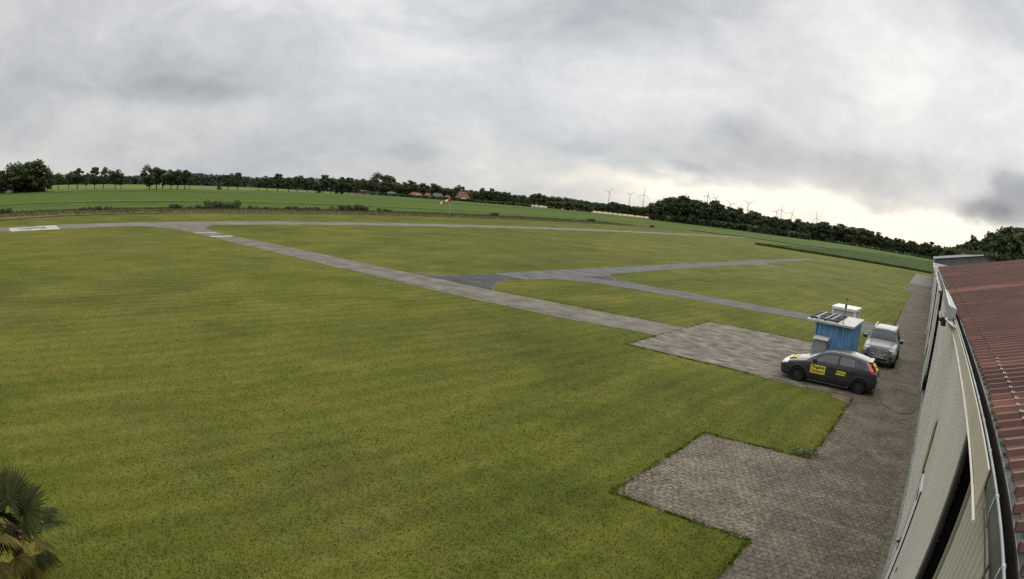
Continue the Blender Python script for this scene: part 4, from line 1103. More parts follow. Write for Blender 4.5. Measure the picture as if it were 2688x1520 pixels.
def cls2(x, y, z, seg, c):
    ay = abs(y); top = c.top_z(x); b = c.bnd
    for wxc in (V1, V2):
        if (x - wxc) ** 2 + (z - VR - .01) ** 2 < .40 ** 2 and ay > .5: return None
    sg = '#l' if y < 0 else '#r'
    if b[5] + .5 < seg < b[6] - .6:
        fr = np.interp(z, [1.1, 1.5], [1.62, 2.05])
        if z > np.interp(x, [1.3, 4.2], [1.12, 1.17]) and z < top - .12:
            if fr < x < 2.50: return 'front_window' + sg
            if 2.58 < x < 3.35: return 'rear_window' + sg
            if 3.42 < x < 4.12: return 'quarter_window' + sg
    if seg > b[6] + .3:
        if 1.30 < x < 1.88 and ay < c.wt[int(x / .02)] - .05: return 'windscreen'
        if 4.20 < x < 4.44 and ay < .6: return 'rear_screen'
    if x < .42 and ay > .52 and .74 < z < .955 and z > .72 + .1 * x: return 'headlight' + sg
    if z < .46 and (x < .5 or x > 4.0): return 'bumper' + ('' if x < 2 else '#b')
    if x > 4.2 and ay > .62 and .8 < z < 1.1: return 'tail_lamp' + sg
    if seg < b[5] - .5 and z > .34:
        if 1.30 < x < 2.54: return 'front_door' + sg
        if 2.54 < x < 3.30: return 'rear_door' + sg
    return 'body'
sv = empty('silver_car', (-2.03, 30.42, 0), R(90)); tag(sv, 'silver off-road car with chrome grille facing the camera beside the blue shed', 'car')
c2 = Car(P2)
o2 = c2.build(cls2, dict(body=SV, front_window=GLASS, rear_window=GLASS, quarter_window=GLASS, windscreen=GLASS, rear_screen=GLASS, tail_lamp=REDL, headlight=LAMP, bumper=SV2), sv,
              dict(front_window=-.003, rear_window=-.003, windscreen=.001, headlight=.004, tail_lamp=.004))
m = MB(); m.box(.15, 4.3, -.62, .62, .24, .40); m.box(.40, 1.35, -.78, .78, .28, .75); m.box(3.15, 4.1, -.78, .78, .28, .75); m.box(1.4, 3.9, -.6, .6, .4, .95); m.build('underbody', BLACK, sv)
for sx, sy in ((2.1, -.38), (2.1, .38)):
    m = MB(); m.bbox(sx + .12, sx + .3, sy - .23, sy + .23, .9, 1.32, .05); m.bbox(sx + .17, sx + .27, sy - .12, sy + .12, 1.32, 1.48, .03); m.build('seat', SEAT, sv)
ALLOY = mat('silver_alloy', (.30, .30, .31), 2, .3, metal=.7)
for sgn in (-1, 1):
    for xw in (V1, V2):
        wheel(sv, xw, sgn * .83, VR, .225, ALLOY, 7, sgn)
        m = MB(); pts = []
        for k in range(17):
            a = PI * (-.05 + 1.1 * k / 16); xx = xw + .41 * math.cos(a); zz = VR + .01 + .41 * math.sin(a)
            pts.append((xx, sgn * (c2.side_y(min(max(xx, .02), 4.5), max(.4, zz)) + .002), zz))
        m.tube(pts, .026, 6); m.build('wheel_arch', SV2, sv, True)
    sd_ = '#l' if sgn < 0 else '#r'
    m = MB(); seam(m, c2, [(1.30, 1.05), (1.30, .36)], sgn); seam(m, c2, [(2.54, 1.1), (2.54, .36)], sgn); m.build('door_seam', BLACK, o2['front_door' + sd_])
    m = MB(); seam(m, c2, [(3.30, 1.1), (3.30, .8)], sgn); m.build('door_seam', BLACK, o2['rear_door' + sd_])
    m = MB(); seam(m, c2, [(1.55, 1.115), (4.15, 1.16)], sgn, .012); seam(m, c2, [(2.54, 1.13), (2.54, 1.53)], sgn, .025); seam(m, c2, [(3.38, 1.15), (3.38, 1.53)], sgn, .022); m.build('window_trim', BLACK, sv)
    for dk, hx in (('front_door', 2.24), ('rear_door', 3.02)):
        m = MB(); side_plate(c2, hx, hx + .2, .97, 1.01, sgn, -.002, .03, m, b=.008); m.build('door_handle', CHR, o2[dk + sd_])
    m = MB(); m.bbox(1.56, 1.70, sgn * 1.03 - .11, sgn * 1.03 + .11, 1.10, 1.27, .035); m.tube([(1.66, sgn * .90, 1.12), (1.64, sgn * .96, 1.14)], .025, 6)
    mm_ = m.build('side_mirror', BLACK, sv); m = MB(); m.bbox(1.555, 1.69, sgn * 1.03 - .112, sgn * 1.03 + .112, 1.215, 1.278, .025); m.build('mirror_cap', SV, mm_)
    m = MB(); m.tube([(1.95, sgn * .60, 1.63), (2.05, sgn * .60, 1.70), (3.0, sgn * .60, 1.735), (3.9, sgn * .60, 1.71), (4.05, sgn * .60, 1.63)], .020, 8); m.build('roof_rail', CHR, sv, True)
    m = MB()
    for (yy, rr2) in ((.60, .060), (.74, .075)):
        m.lathe([(0, -.02), (rr2, -.02), (rr2, .0), (rr2 * .8, .012), (0, .014)], 18, 0, Matrix.Translation((.015 + (yy - .6) * .5, sgn * yy, .85)) @ Matrix.Rotation(R(-90), 4, 'Y'))
    m.build('lamp_reflector', CHR, o2['headlight' + sd_], True)
    m = MB(); m.bbox(-.012, .05, sgn * .66 - .10, sgn * .66 + .10, .50, .60, .01); m.bbox(-.012, .05, sgn * .66 - .10, sgn * .66 + .10, .39, .46, .01); m.build('air_intake', BLACK, sv)
    m = MB(); m.tube([(1.10, sgn * .62, 1.155), (.55, sgn * .60, 1.105), (.08, sgn * .50, 1.02), (.01, sgn * .46, .92)], .009, 5); m.build('bonnet_seam', BLACK, sv)
m = MB(); m.add([(-.004, -.47, .95), (-.004, .47, .95), (-.012, .40, .66), (-.012, -.40, .66), (.05, -.47, .97), (.05, .47, .97), (.05, .40, .64), (.05, -.40, .64)],
                [(0, 1, 2, 3), (0, 4, 5, 1), (1, 5, 6, 2), (2, 6, 7, 3), (3, 7, 4, 0)]); gr_ = m.build('grille', BLACK, sv)
m = MB()
for i, z in enumerate((.92, .84, .76, .68)): m.bbox(-.024, -.004, -(.46 - i * .02), .46 - i * .02, z - .012, z + .016, .006)
m.tube([(-.014, -.47, .955), (-.014, -.41, .655), (-.014, .41, .655), (-.014, .47, .955)], .012, 6); m.build('grille_bars', PLATE, gr_)  # chrome reflection painted as flat whitish colour on bars and star
m = MB(); MI = Matrix.Translation((-.035, 0, .80)) @ Matrix.Rotation(R(-90), 4, 'Y')
m.lathe([(.082, -.006), (.096, -.006), (.10, .004), (.082, .004), (.082, -.006)], 24, 0, MI)
for k in range(3):
    A = MI @ Matrix.Rotation(2 * PI * k / 3, 4, 'Z')
    m.add([(0, -.012, .004), (.085, 0, .004), (0, .012, .004), (0, 0, .012)], [(0, 1, 3), (1, 2, 3)], 0, A)
m.build('star_emblem', PLATE, gr_)
m = MB(); m.bbox(-.03, -.012, -.26, .26, .49, .60, .004); np_ = m.build('number_plate', PLATE, sv)
text_mesh('lettering', 'EL HC 49', .105, TXT, np_, Matrix.Translation((-.032, 0, .545)) @ Matrix.Rotation(R(-90), 4, 'Z') @ Matrix.Rotation(R(90), 4, 'X'), bold=.004)
m = MB(); m.bbox(-.010, .03, -.50, .50, .36, .47, .01); m.build('lower_grille', BLACK, sv)
m = MB(); m.tube([(1.27, -.55, 1.205), (1.40, .0, 1.285)], .011, 5); m.tube([(1.27, .0, 1.205), (1.40, .55, 1.285)], .011, 5); m.build('wiper', BLACK, sv)
m = MB(); m.tube([(1.29, -.70, 1.215), (1.27, .0, 1.225), (1.29, .70, 1.215), (1.88, .62, 1.60), (1.90, 0, 1.625), (1.88, -.62, 1.60), (1.29, -.70, 1.215)], .014, 5); m.build('windscreen_seal', BLACK, o2['windscreen'])
m = MB(); m.bbox(1.80, 1.84, -.11, .11, 1.42, 1.49, .01); m.build('inner_mirror', BLACK, sv)
m = MB(); m.bbox(1.88, 1.885, .12, .45, 1.47, 1.52, .002); m.build('sun_visor', mat('pale_visor', (.4, .4, .4), 2, .7), sv)

# ------------------------------------------------------------------ trees
LEAVES = [mat('oak_leaves', [(.35, (.060, .080, .036)), (.65, (.110, .134, .062))], .35, .9, island=.9, spec=.15, transl=.15),  # leaf colours lightened in place of haze
          mat('dark_leaves', [(.35, (.048, .066, .034)), (.65, (.090, .112, .056))], .35, .9, island=.9, spec=.15, transl=.12),
          mat('light_leaves', [(.35, (.070, .088, .038)), (.65, (.13, .152, .065))], .35, .9, island=.8, spec=.15, transl=.2),
          mat('haze_tinted_leaves', [(.35, (.075, .095, .085)), (.65, (.115, .138, .118))], .1, .95, island=.6, spec=.1),  # haze put into the colour, bluish and paler
          mat('willow_leaves', [(.35, (.075, .092, .040)), (.65, (.145, .165, .075))], .35, .9, island=.8, spec=.15, transl=.2)]
BARK = mat('bark', [(.35, (.018, .016, .013)), (.65, (.045, .040, .033))], 3, .95)

def crown_np(seed, w, z0, z1, nb, nq, q, shape):
    """leaf clumps through a crown about 1 unit tall (z0..z1), half width w"""
    r = np.random.default_rng(seed)
    cen = []
    while len(cen) < nb:
        p = r.uniform(-1, 1, 3)
        if shape == 'round':
            if p[0] ** 2 + p[1] ** 2 + p[2] ** 2 > 1: continue
        elif shape == 'tall':
            if p[0] ** 2 + p[1] ** 2 > (1 - .45 * abs(p[2]) ** 1.5) ** 2: continue
        elif shape == 'cone':
            if p[0] ** 2 + p[1] ** 2 > (.55 - .45 * p[2]) ** 2: continue
        elif shape == 'open':
            if p[0] ** 2 + p[1] ** 2 + p[2] ** 2 > 1 or p[0] ** 2 + p[1] ** 2 + (p[2]) ** 2 < .25: continue
        cen.append(p)
    cen = np.array(cen)
    C = np.c_[cen[:, 0] * w * .82, cen[:, 1] * w * .82, z0 + (z1 - z0) * (.5 + .44 * cen[:, 2])]
    br = r.uniform(.5, 1.0, nb) * (z1 - z0) * (.20 if nb < 30 else .15)
    k = r.integers(0, nb, nq)
    d = r.normal(0, 1, (nq, 3)); d /= np.linalg.norm(d, axis=1)[:, None]
    rad = br[k] * r.uniform(.55, 1.1, nq)
    c = C[k] + d * rad[:, None] * np.array([1.15, 1.15, .85])
    n = d + r.normal(0, .5, (nq, 3)); n /= np.linalg.norm(n, axis=1)[:, None]
    a = np.cross(n, r.normal(0, 1, (nq, 3))); a /= np.linalg.norm(a, axis=1)[:, None]
    b = np.cross(n, a); s = q * r.uniform(.5, 1.3, nq)[:, None]
    V = np.stack([c - a * s - b * s * .5, c + a * s * .4 - b * s, c + a * s + b * s * .6, c - a * s * .3 + b * s], 1).reshape(-1, 3)
    return V, np.arange(4 * nq).reshape(-1, 4)

def trunk_mb(seed, z0, r0, lean=.02, limbs=6, w=.3):
    r = random.Random(seed); m = MB()
    lx, ly = r.uniform(-lean, lean), r.uniform(-lean, lean)
    m.tube([(0, 0, 0), (lx * .5, ly * .5, z0 * .6), (lx, ly, z0), (lx * 1.5, ly * 1.5, z0 + (1 - z0) * .55)], [r0 * 1.25, r0, r0 * .8, r0 * .25], 7)
    for i in range(limbs):
        a = 2 * PI * i / limbs + r.uniform(-.4, .4); zz = z0 * r.uniform(.8, 1.15)
        m.tube([(lx, ly, zz), (lx + math.cos(a) * w * .35, ly + math.sin(a) * w * .35, zz + (1 - z0) * .22), (lx + math.cos(a) * w * .75, ly + math.sin(a) * w * .75, zz + (1 - z0) * r.uniform(.35, .55))],
               [r0 * .5, r0 * .3, r0 * .08], 5)
    return m

KINDS = {  # w, z0, z1, blobs, quads, quadsize, shape, trunk z, trunk r, leaf material
    'oak': [(.46, .12, 1.0, 38, 3000, .028, 'round', .24, .022, 0, s) for s in (1, 2, 3)],
    'roadside': [(.42, .18, 1.0, 30, 2200, .030, 'round', .30, .018, 0, s) for s in (11, 12, 13, 14)],
    'open': [(.38, .22, 1.0, 24, 1400, .030, 'open', .36, .018, 0, s) for s in (21, 22)],
    'wood': [(.30, .06, 1.0, 34, 1900, .034, 'tall', .18, .014, 1, s) for s in (31, 32, 33)],
    'lightwood': [(.30, .04, 1.0, 30, 1700, .034, 'tall', .16, .014, 2, s) for s in (41, 42)],
    'pine': [(.26, .34, 1.0, 20, 1100, .028, 'tall', .45, .013, 1, s) for s in (51, 52)],
    'willow': [(.62, .0, 1.0, 30, 1900, .045, 'round', .10, .02, 4, s) for s in (61, 62)],
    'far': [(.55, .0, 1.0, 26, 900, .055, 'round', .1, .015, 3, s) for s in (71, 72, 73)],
    'spruce': [(.24, .02, 1.0, 34, 1500, .03, 'cone', .2, .014, 1, s) for s in (81, 82)],
}
PROTO = {}
def proto(kind, i):
    L = KINDS[kind]; i %= len(L); key = (kind, i)
    if key not in PROTO:
        w, z0, z1, nb, nq, q, sh, tz, tr, lm, sd = L[i]
        V, F = crown_np(sd, w, z0, z1, nb, nq, q, sh)
        co = np_mesh('crown', V, F, LEAVES[lm], k=4); cm = co.data; bpy.data.objects.remove(co)
        to = trunk_mb(sd, tz, tr, w=w).build('trunk', BARK); tm = to.data; bpy.data.objects.remove(to)
        PROTO[key] = (cm, tm)
    return PROTO[key]

NAMEK = dict(oak='oak_tree', roadside='roadside_tree', open='roadside_tree', wood='broadleaf_tree', lightwood='broadleaf_tree', pine='pine_tree', willow='willow_bush', far='distant_tree', spruce='conifer_tree')
tr_r = random.Random(99)
LAB = {}
def tree(kind, azd, D, H, label, group, wid=1.0, i=None):
    a = R(azd); x, y = D * math.sin(a), D * math.cos(a)
    cm, tm = proto(kind, tr_r.randint(0, 9) if i is None else i)
    e = empty(NAMEK[kind], (x, y, 0), tr_r.uniform(0, 2 * PI))
    H *= 1.06; e.scale = (H * wid * 1.12, H * wid * 1.12, H)
    tag(e, label, 'bush' if kind == 'willow' else 'tree', group)
    for nm, me in (('crown', cm), ('trunk', tm)):
        o = bpy.data.objects.new(nm, me); COL.objects.link(o); o.parent = e
    return e

def h_from(el_top, D): return CAM_H + D * math.tan(R(el_top))

# single trees and small groups left of the farmhouses: azimuth, elevation of the top, distance, kind, width
G1 = 'trees along the country road'
SINGLE = [(-88.6, .73, 300, 'roadside', .9, 'cut tree at the left edge of the picture above the brick house'),
          (-87.0, 1.30, 287, 'oak', 1.3, 'broad dark oak, left one in the big clump by the left edge'),
          (-86.1, 1.40, 290, 'oak', 1.3, 'tall dark oak in the middle of the big clump by the left edge'),
          (-85.0, 1.55, 286, 'oak', 1.3, 'tallest dark oak of the big clump by the left edge'),
          (-84.1, 1.0, 288, 'oak', 1.3, 'dark tree on the right flank of the big clump by the left edge'),
          (-83.3, .55, 300, 'oak', 1.0, 'low rounded tree ending the big left clump'),
          (-82.8, .40, 355, 'open', 1.0, 'thin tree right beside the big left clump'),
          (-82.1, .50, 360, 'open', 1.1, 'small open tree standing free right of the big left clump'),
          (-81.0, .56, 362, 'open', 1.0, 'open crowned tree, first of the second roadside group'),
          (-80.1, .86, 360, 'roadside', 1.15, 'full round tree in the second roadside group'),
          (-79.2, .44, 358, 'open', .9, 'low gap filling tree right of the full round one'),
          (-78.3, .84, 348, 'roadside', .9, 'slim tall tree in the middle of the second roadside group'),
          (-77.4, .92, 346, 'open', .95, 'airy tall tree next to the slim one in the second group'),
          (-76.2, .72, 352, 'roadside', 1.05, 'rounded tree closing the second roadside group'),
          (-75.6, .45, 354, 'open', .8, 'small leaning tree at the right end of the second group'),
          (-72.8, 1.08, 338, 'oak', 1.0, 'tallest oak of the third group, standing at its left end'),
          (-72.1, .95, 340, 'roadside', 1.2, 'second oak close to the tallest one of the third group'),
          (-71.5, .72, 345, 'roadside', 1.0, 'shorter tree in the third group right of the tall oaks'),
          (-70.7, .76, 350, 'roadside', 1.1, 'middle tree of the third group with pale trunk'),
          (-70.1, .80, 348, 'roadside', 1.1, 'tree with full crown between the third group neighbours'),
          (-69.4, .78, 346, 'roadside', .95, 'right tree of the third group with ivy on its trunk'),
          (-68.9, .45, 352, 'open', .9, 'low shrubby tree ending the third group'),
          (-65.3, .76, 376, 'roadside', .9, 'left one of the lone tree pair before the pink house'),
          (-64.4, .62, 380, 'roadside', .85, 'right one of the lone tree pair before the pink house')]
ROW = [(-62.5, .38), (-61.7, .52), (-60.7, .70), (-59.7, .50), (-58.9, .72), (-58.0, .73), (-57.2, .40), (-56.5, .80), (-55.8, .69), (-54.9, .80), (-54.2, .71), (-53.5, .60), (-52.8, .76), (-52.1, .74)]
for a, e_, D, kd, wd, lb in SINGLE: tree(kd, a, D, h_from(e_, D), lb, G1, wd)
for i, (a, e_) in enumerate(ROW):
    D = 392 + (a + 62.5) * 8
    tree('roadside' if i % 4 else 'open', a, D, h_from(e_, D), 'evenly spaced roadside tree with bare trunk in the long row behind the crop', 'row of roadside trees', 1.0 + tr_r.uniform(-.1, .2))
for a, D in ((-56.9, 436), (-55.3, 450), (-54.8, 452)):
    tree('willow', a, D, 3.6, 'round dark bush under the long row of roadside trees', 'bushes under the roadside row', .8)
tree('willow', -66.1, 372, 4.0, 'single round grey green bush on the field left of the tree pair', None, .75)
tree('oak', -51.25, 610, h_from(1.32, 610), 'large domed oak rising above the village wood', None, 1.25, 0)
tree('oak', -50.75, 612, h_from(1.15, 612), 'second domed oak touching the large one above the village wood', None, 1.0, 1)

def belt(line, D0, D1, step, kinds, label, group, wr_=(.9, 1.3), jit=.12, back=0):
    xs = [p[0] for p in line]; zs = [p[1] for p in line]
    a = xs[0]
    while a < xs[-1]:
        f = (a - xs[0]) / (xs[-1] - xs[0]); D = D0 + (D1 - D0) * f + tr_r.uniform(0, 14) + back
        e_ = float(np.interp(a, xs, zs)) + tr_r.uniform(-jit * 1.6, jit * .5) - (.12 if back else 0)
        tree(tr_r.choice(kinds), a, D, max(3, h_from(e_, D)), label, group, tr_r.uniform(*wr_))
        a += step * tr_r.uniform(.75, 1.25)

WOOD2 = [(-51.86, .62), (-50.3, .74), (-48.9, .88), (-47.6, .86), (-46.5, .73), (-44.8, .53), (-44.25, .62), (-43.5, .36), (-42.8, .42), (-41.9, .72), (-40.6, .74), (-39.6, .66), (-38.3, .46), (-37.7, .30)]
belt(WOOD2, 560, 640, .52, ['wood', 'lightwood', 'lightwood'], 'leafy tree in the village wood around the farmhouses', 'trees of the village wood', (1.0, 1.5))
tree('oak', -44.15, 620, h_from(.78, 620), 'round tree top just above the red farmhouse roof', None, 1.0)
ROW3 = [(-37.3, .63), (-36.6, .75), (-36.1, .66), (-35.1, .59), (-34.4, .58), (-33.5, .53), (-32.5, .57), (-31.6, .36), (-30.9, .48), (-29.95, .56), (-28.8, .5), (-28.1, .5), (-27.4, .54), (-26.6, .46)]
belt(ROW3, 640, 640, .48, ['roadside', 'oak', 'roadside'], 'avenue tree with visible trunk behind the pale grain field', 'avenue trees before the wind turbines', (1.0, 1.4), .08)
for i in range(11):
    a = -35.9 + i * .37; D = 585 + tr_r.uniform(-6, 6)
    tree('willow', a, D, h_from(.02 + .22 * math.sin(PI * (i + 1) / 12) + tr_r.uniform(-.05, .05), D), 'pale green willow shrub in the rounded thicket before the avenue', 'willow thicket', tr_r.uniform(.9, 1.2))
BIG = [(-26.6, .55), (-25.9, 1.36), (-25.4, 1.49), (-24.7, 1.57), (-23.9, 1.77), (-23.3, 1.70), (-22.6, 1.57), (-21.75, 1.48), (-21.25, 1.68), (-20.7, 1.6), (-20.2, 1.3), (-19.7, 1.0)]
belt(BIG, 520, 520, .50, ['wood', 'oak', 'wood'], 'tall dark tree of the high copse under the wind turbines', 'trees of the high copse', (.9, 1.3), .10)
belt(BIG, 520, 520, .42, ['wood', 'lightwood'], 'tree in the rear rank of the high copse under the wind turbines', 'rear trees of the high copse', (.9, 1.2), .10, 22)
W4 = [(-19.7, 1.0), (-19.3, 1.38), (-18.5, 1.32), (-17.8, .95), (-17.2, 1.2), (-16.5, .88), (-15.8, 1.13), (-15, .86), (-13.75, .92), (-12.7, 1.05), (-11.25, 1.10), (-10.4, 1.10), (-9.4, 1.05), (-8.2, 1.15), (-7.3, 1.15), (-6.1, 1.0), (-5, .75), (-4, .75), (-2.9, .76), (-1, .80), (-.2, .92), (.8, .8), (1.6, .82)]
belt(W4, 540, 660, .46, ['wood', 'lightwood', 'pine', 'wood'], 'tree in the long dark wood edge behind the maize field', 'front trees of the long wood', (.9, 1.25), .12)
belt(W4, 565, 690, .42, ['wood', 'pine', 'spruce'], 'tree top in the second rank of the long wood behind the maize field', 'rear trees of the long wood', (.8, 1.15), .12, 10)
W5 = [(1.4, .78), (2.4, 1.15), (3.2, 1.5), (3.85, 1.8), (4.35, 2.0), (5.2, 2.25), (5.8, 2.55), (6.8, 2.85), (7.6, 3.3), (8.1, 3.5), (8.75, 3.7), (9.4, 3.45), (10.3, 3.35), (12, 3.3)]
belt(W5, 420, 290, .52, ['wood', 'lightwood', 'wood'], 'dense broadleaf tree of the wood behind the hangar roofs', 'front trees of the wood behind the hangars', (.85, 1.1), .12, -18)
belt(W5, 420, 290, .34, ['spruce', 'spruce', 'pine'], 'pointed conifer top rising in the wood behind the hangar roofs', 'conifers of the wood behind the hangars', (.55, .8), .22, 6)

# far wood belts on the horizon: one mass
def mass(name, line, base_off, D, dens, q, lm, label, depth=60):
    r = np.random.default_rng(len(name) + int(D)); VV = []; FF = []; o = 0
    xs = np.array([p[0] for p in line]); zs = np.array([p[1] for p in line])
    n = int((xs[-1] - xs[0]) * dens)
    aa = r.uniform(xs[0], xs[-1], n); dd = D + r.uniform(0, depth, n)
    lump = .5 + .5 * np.sin(aa * 5.1 + np.sin(aa * 2.3) * 2) * np.sin(aa * 11.7)
    top = CAM_H + dd * np.tan(np.radians(np.interp(aa, xs, zs) - .16 * lump))
    for a, d, tp in zip(aa, dd, top):
        pass
    z = r.uniform(0, 1, n) ** .8 * top
    c = np.c_[dd * np.sin(np.radians(aa)), dd * np.cos(np.radians(aa)), z]
    nr = r.normal(0, 1, (n, 3)); nr /= np.linalg.norm(nr, axis=1)[:, None]
    a_ = np.cross(nr, r.normal(0, 1, (n, 3))); a_ /= np.linalg.norm(a_, axis=1)[:, None]; b_ = np.cross(nr, a_)
    s = q * r.uniform(.5, 1.4, n)[:, None]
    V = np.stack([c - a_ * s - b_ * s, c + a_ * s - b_ * s, c + a_ * s + b_ * s, c - a_ * s + b_ * s], 1).reshape(-1, 3)
    V[:, 2] = np.maximum(V[:, 2], .0)
    return tag(np_mesh(name, V, np.arange(4 * n).reshape(-1, 4), LEAVES[lm], k=4), label, 'wood', kind='stuff')
mass('far_wood', [(-90, .15), (-84, .10), (-80, .05), (-76, .12), (-73, .10), (-68.6, .48), (-66.8, .36), (-65.3, .38), (-62.5, .26), (-59.7, .40), (-54.8, .50), (-51.9, .62)], 0, 620, 1500, 1.5, 3, 'haze tinted blue green belt of far woods behind the country road')
mass('far_wood', [(-52, .50), (-44, .38), (-38, .28), (-30, .36), (-26, .30), (-10, .40), (3, .45)], 0, 900, 900, 2.2, 3, 'haze tinted blue green far wood filling gaps behind the avenue', 200)
mass('undergrowth', [(-88.9, .25), (-87, .75), (-84.6, .75), (-83.6, .2)], 0, 290, 700, .8, 1, 'dense understory foliage of the big left clump', 10)
mass('hedge', [(-52, -.40), (-37.6, -.36)], 0, 545, 260, .9, 1, 'low dark hedge along the village side of the crop field', 10)
mass('undergrowth', [(-26.6, -.10), (-19, -.08), (-12, -.16)], 0, 515, 420, 1.4, 1, 'dark undergrowth at the foot of the high copse', 12)
mass('undergrowth', [(-12, -.30), (-5, -.38), (1.6, -.36)], 0, 590, 120, 1.0, 1, 'sparse dark undergrowth along the foot of the long wood', 12)
mass('undergrowth', [(1.4, .4), (12, 1.2)], 0, 300, 900, 1.6, 0, 'dense undergrowth below the wood behind the hangar roofs', 40)

# bushes on the verge
bush_r = random.Random(3)
def shrub(x, y, w, h, label, n=900, lm=1, group='bushes along the dry grass verge'):
    r = np.random.default_rng(int(abs(x * 13 + y * 7)) + 1); nb = max(4, int(w * 2.2))
    C = np.c_[r.uniform(-.5, .5, nb) * .6, r.uniform(-.5, .5, nb) * w, r.uniform(.1, .62, nb) * h]
    k = r.integers(0, nb, n); d = r.normal(0, 1, (n, 3)); d /= np.linalg.norm(d, axis=1)[:, None]
    c = C[k] + d * (h * .42 * r.uniform(.5, 1.1, n))[:, None] * np.array([1, 1.3, 1])
    a = np.cross(d, r.normal(0, 1, (n, 3))); a /= np.linalg.norm(a, axis=1)[:, None]; b = np.cross(d, a)
    s = .13 * r.uniform(.5, 1.4, n)[:, None]
    V = np.stack([c - a * s - b * s * .5, c + a * s - b * s, c + a * s * .6 + b * s], 1).reshape(-1, 3); V[:, 2] = np.maximum(V[:, 2], 0)
    o = np_mesh('bush', V, np.arange(3 * n).reshape(-1, 3), LEAVES[lm]); o.location = (x, y, .15)
    return tag(o, label, 'bush', group)
shrub(-113.5, 44.5, 9, 1.1, 'low left half of the long dark bush behind the holding lines', 1500)
shrub(-114.8, 52.5, 8, 1.9, 'highest dark bush behind the holding lines, right part of the long one', 2200)
shrub(-115.5, 60, 6, .8, 'small bush trailing off right of the highest dark bush', 700)
shrub(-116.5, 72, 9, .9, 'faint low bush between the two big verge bushes', 900)
shrub(-118.2, 85.5, 11, 1.7, 'wide round dark bush left of the windsock', 2400)
shrub(-113.0, 3.5, 4, 1.0, 'dark bush at the left picture edge behind the runway numerals', 700)
shrub(-112.6, 24.5, 7, .8, 'flat dark bush behind the runway numerals', 900)
shrub(-118.5, 97, 5, 1.0, 'tiny bush right of the wide round dark bush', 400)
shrub(-120.5, 139.5, 3.0, 1.3, 'small dark bush between windsock and avenue', 600)
shrub(-124.5, 199, 5, 1.4, 'small dark bush on the verge before the turbines', 600)
shrub(-112.5, 226, 3, 1.3, 'last tiny bush where the verge ends', 300)
wd_ = MB()
fr = random.Random(8)
THIN = mat('thin_turf', [(.40, (.080, .082, .018)), (.60, (.120, .100, .042))], 6, .95, .02, 20)
for i, (sx, sy, sl_len, sw) in enumerate([(-14.7, 18.9, .7, .15), (-7.5, 5.9, .3, .09)]):
    sheet('bare_patch', [(sx + sl_len * .5 * math.cos(q * PI / 5) + sw * fr.uniform(-.3, .3), sy + sw * math.sin(q * PI / 5)) for q in range(10)], .0105, THIN, step=.06, amp=.05, seed=40 + i)
sb = empty('weed_clump', (-2.55, 16.12, 0)); tag(sb, 'flowering white weed clump in the inner corner of the lawn', 'weed')
r = np.random.default_rng(4); n = 500
c = np.c_[r.normal(0, .22, n), r.normal(0, .12, n), r.uniform(0, .12, n)]; a = r.uniform(0, PI, n)
V = np.stack([c, c + np.c_[np.cos(a) * .02, np.sin(a) * .02, np.full(n, .03)], c + np.c_[-np.sin(a) * .02, np.cos(a) * .02, np.full(n, .035)]], 1).reshape(-1, 3)
np_mesh('leaves', V, np.arange(3 * n).reshape(-1, 3), LEAVES[2], sb)
m = MB()
for i in range(12):
    x, y = fr.gauss(0, .2), fr.gauss(0, .1); m.lathe([(0, 0), (.016, .005), (0, .012)], 5, 0, Matrix.Translation((x, y, .13 + fr.uniform(0, .05))))
m.build('flowers', mat('white_petals', (.62, .60, .50), 3, .8), sb)['kind'] = 'stuff'

# loose bright leaves and stones on the paving
m = MB(); lf = random.Random(17)
for i in range(170):
    x = lf.uniform(-5.2, .5) if i % 3 else lf.uniform(-2.2, .5); y = lf.uniform(10.9, 15.6) if i % 3 else lf.uniform(6, 40)
    if x < -2.3 and not (10.8 < y < 15.7): continue
    s_ = lf.uniform(.010, .032); a = lf.uniform(0, PI)
    M_ = Matrix.Translation((x, y, .028)) @ Matrix.Rotation(a, 4, 'Z')
    m.add([(-s_ * 1.5, 0, 0), (0, -s_ * .6, .006), (s_ * 1.5, 0, .002), (0, s_ * .6, .010), (0, 0, .012)], [(0, 1, 4), (1, 2, 4), (2, 3, 4), (3, 0, 4)], 0, M_)
tag(m.build('fallen_leaves', mat('dry_leaf', [(.35, (.26, .20, .11)), (.65, (.42, .36, .24))], 2, .8)), 'scattered pale dry leaves on the paving stones', 'leaves', kind='stuff')

# ------------------------------------------------------------------ palm at the lower left corner
PALM = mat('palm_leaf', [(.35, (.026, .034, .008)), (.65, (.062, .066, .016))], 1.5, .75, spec=.15, island=.6, transl=.15)  # lens corner darkening is put into the leaf colour
PALMY = mat('yellowing_palm_leaf', [(.35, (.060, .060, .013)), (.65, (.145, .105, .024))], 1.5, .75, spec=.15, island=.7, transl=.15)
FIB = mat('palm_fibre', [(.35, (.04, .025, .018)), (.65, (.10, .065, .045))], 12, .9, .01, 60)
pa = empty('fan_palm', (-7.35, -.30, 0)); tag(pa, 'small fan palm with yellowing lower leaves at the lower left corner', 'palm')
m = MB(); pts = [(0, 0, 0), (.02, .02, .5), (.05, .0, 1.0), (.03, .03, 1.62)]; m.tube(pts, [.14, .12, .11, .09], 12)
pr = random.Random(31)
for i in range(260):
    z = pr.uniform(.05, 1.6); a = pr.uniform(0, 2 * PI); rr3 = .12 - .02 * z
    m.add([(rr3 * math.cos(a), rr3 * math.sin(a), z), (rr3 * math.cos(a + .12), rr3 * math.sin(a + .12), z), ((rr3 + .05) * math.cos(a + .05), (rr3 + .05) * math.sin(a + .05), z + .13)], [(0, 1, 2)])
m.build('trunk', FIB, pa)
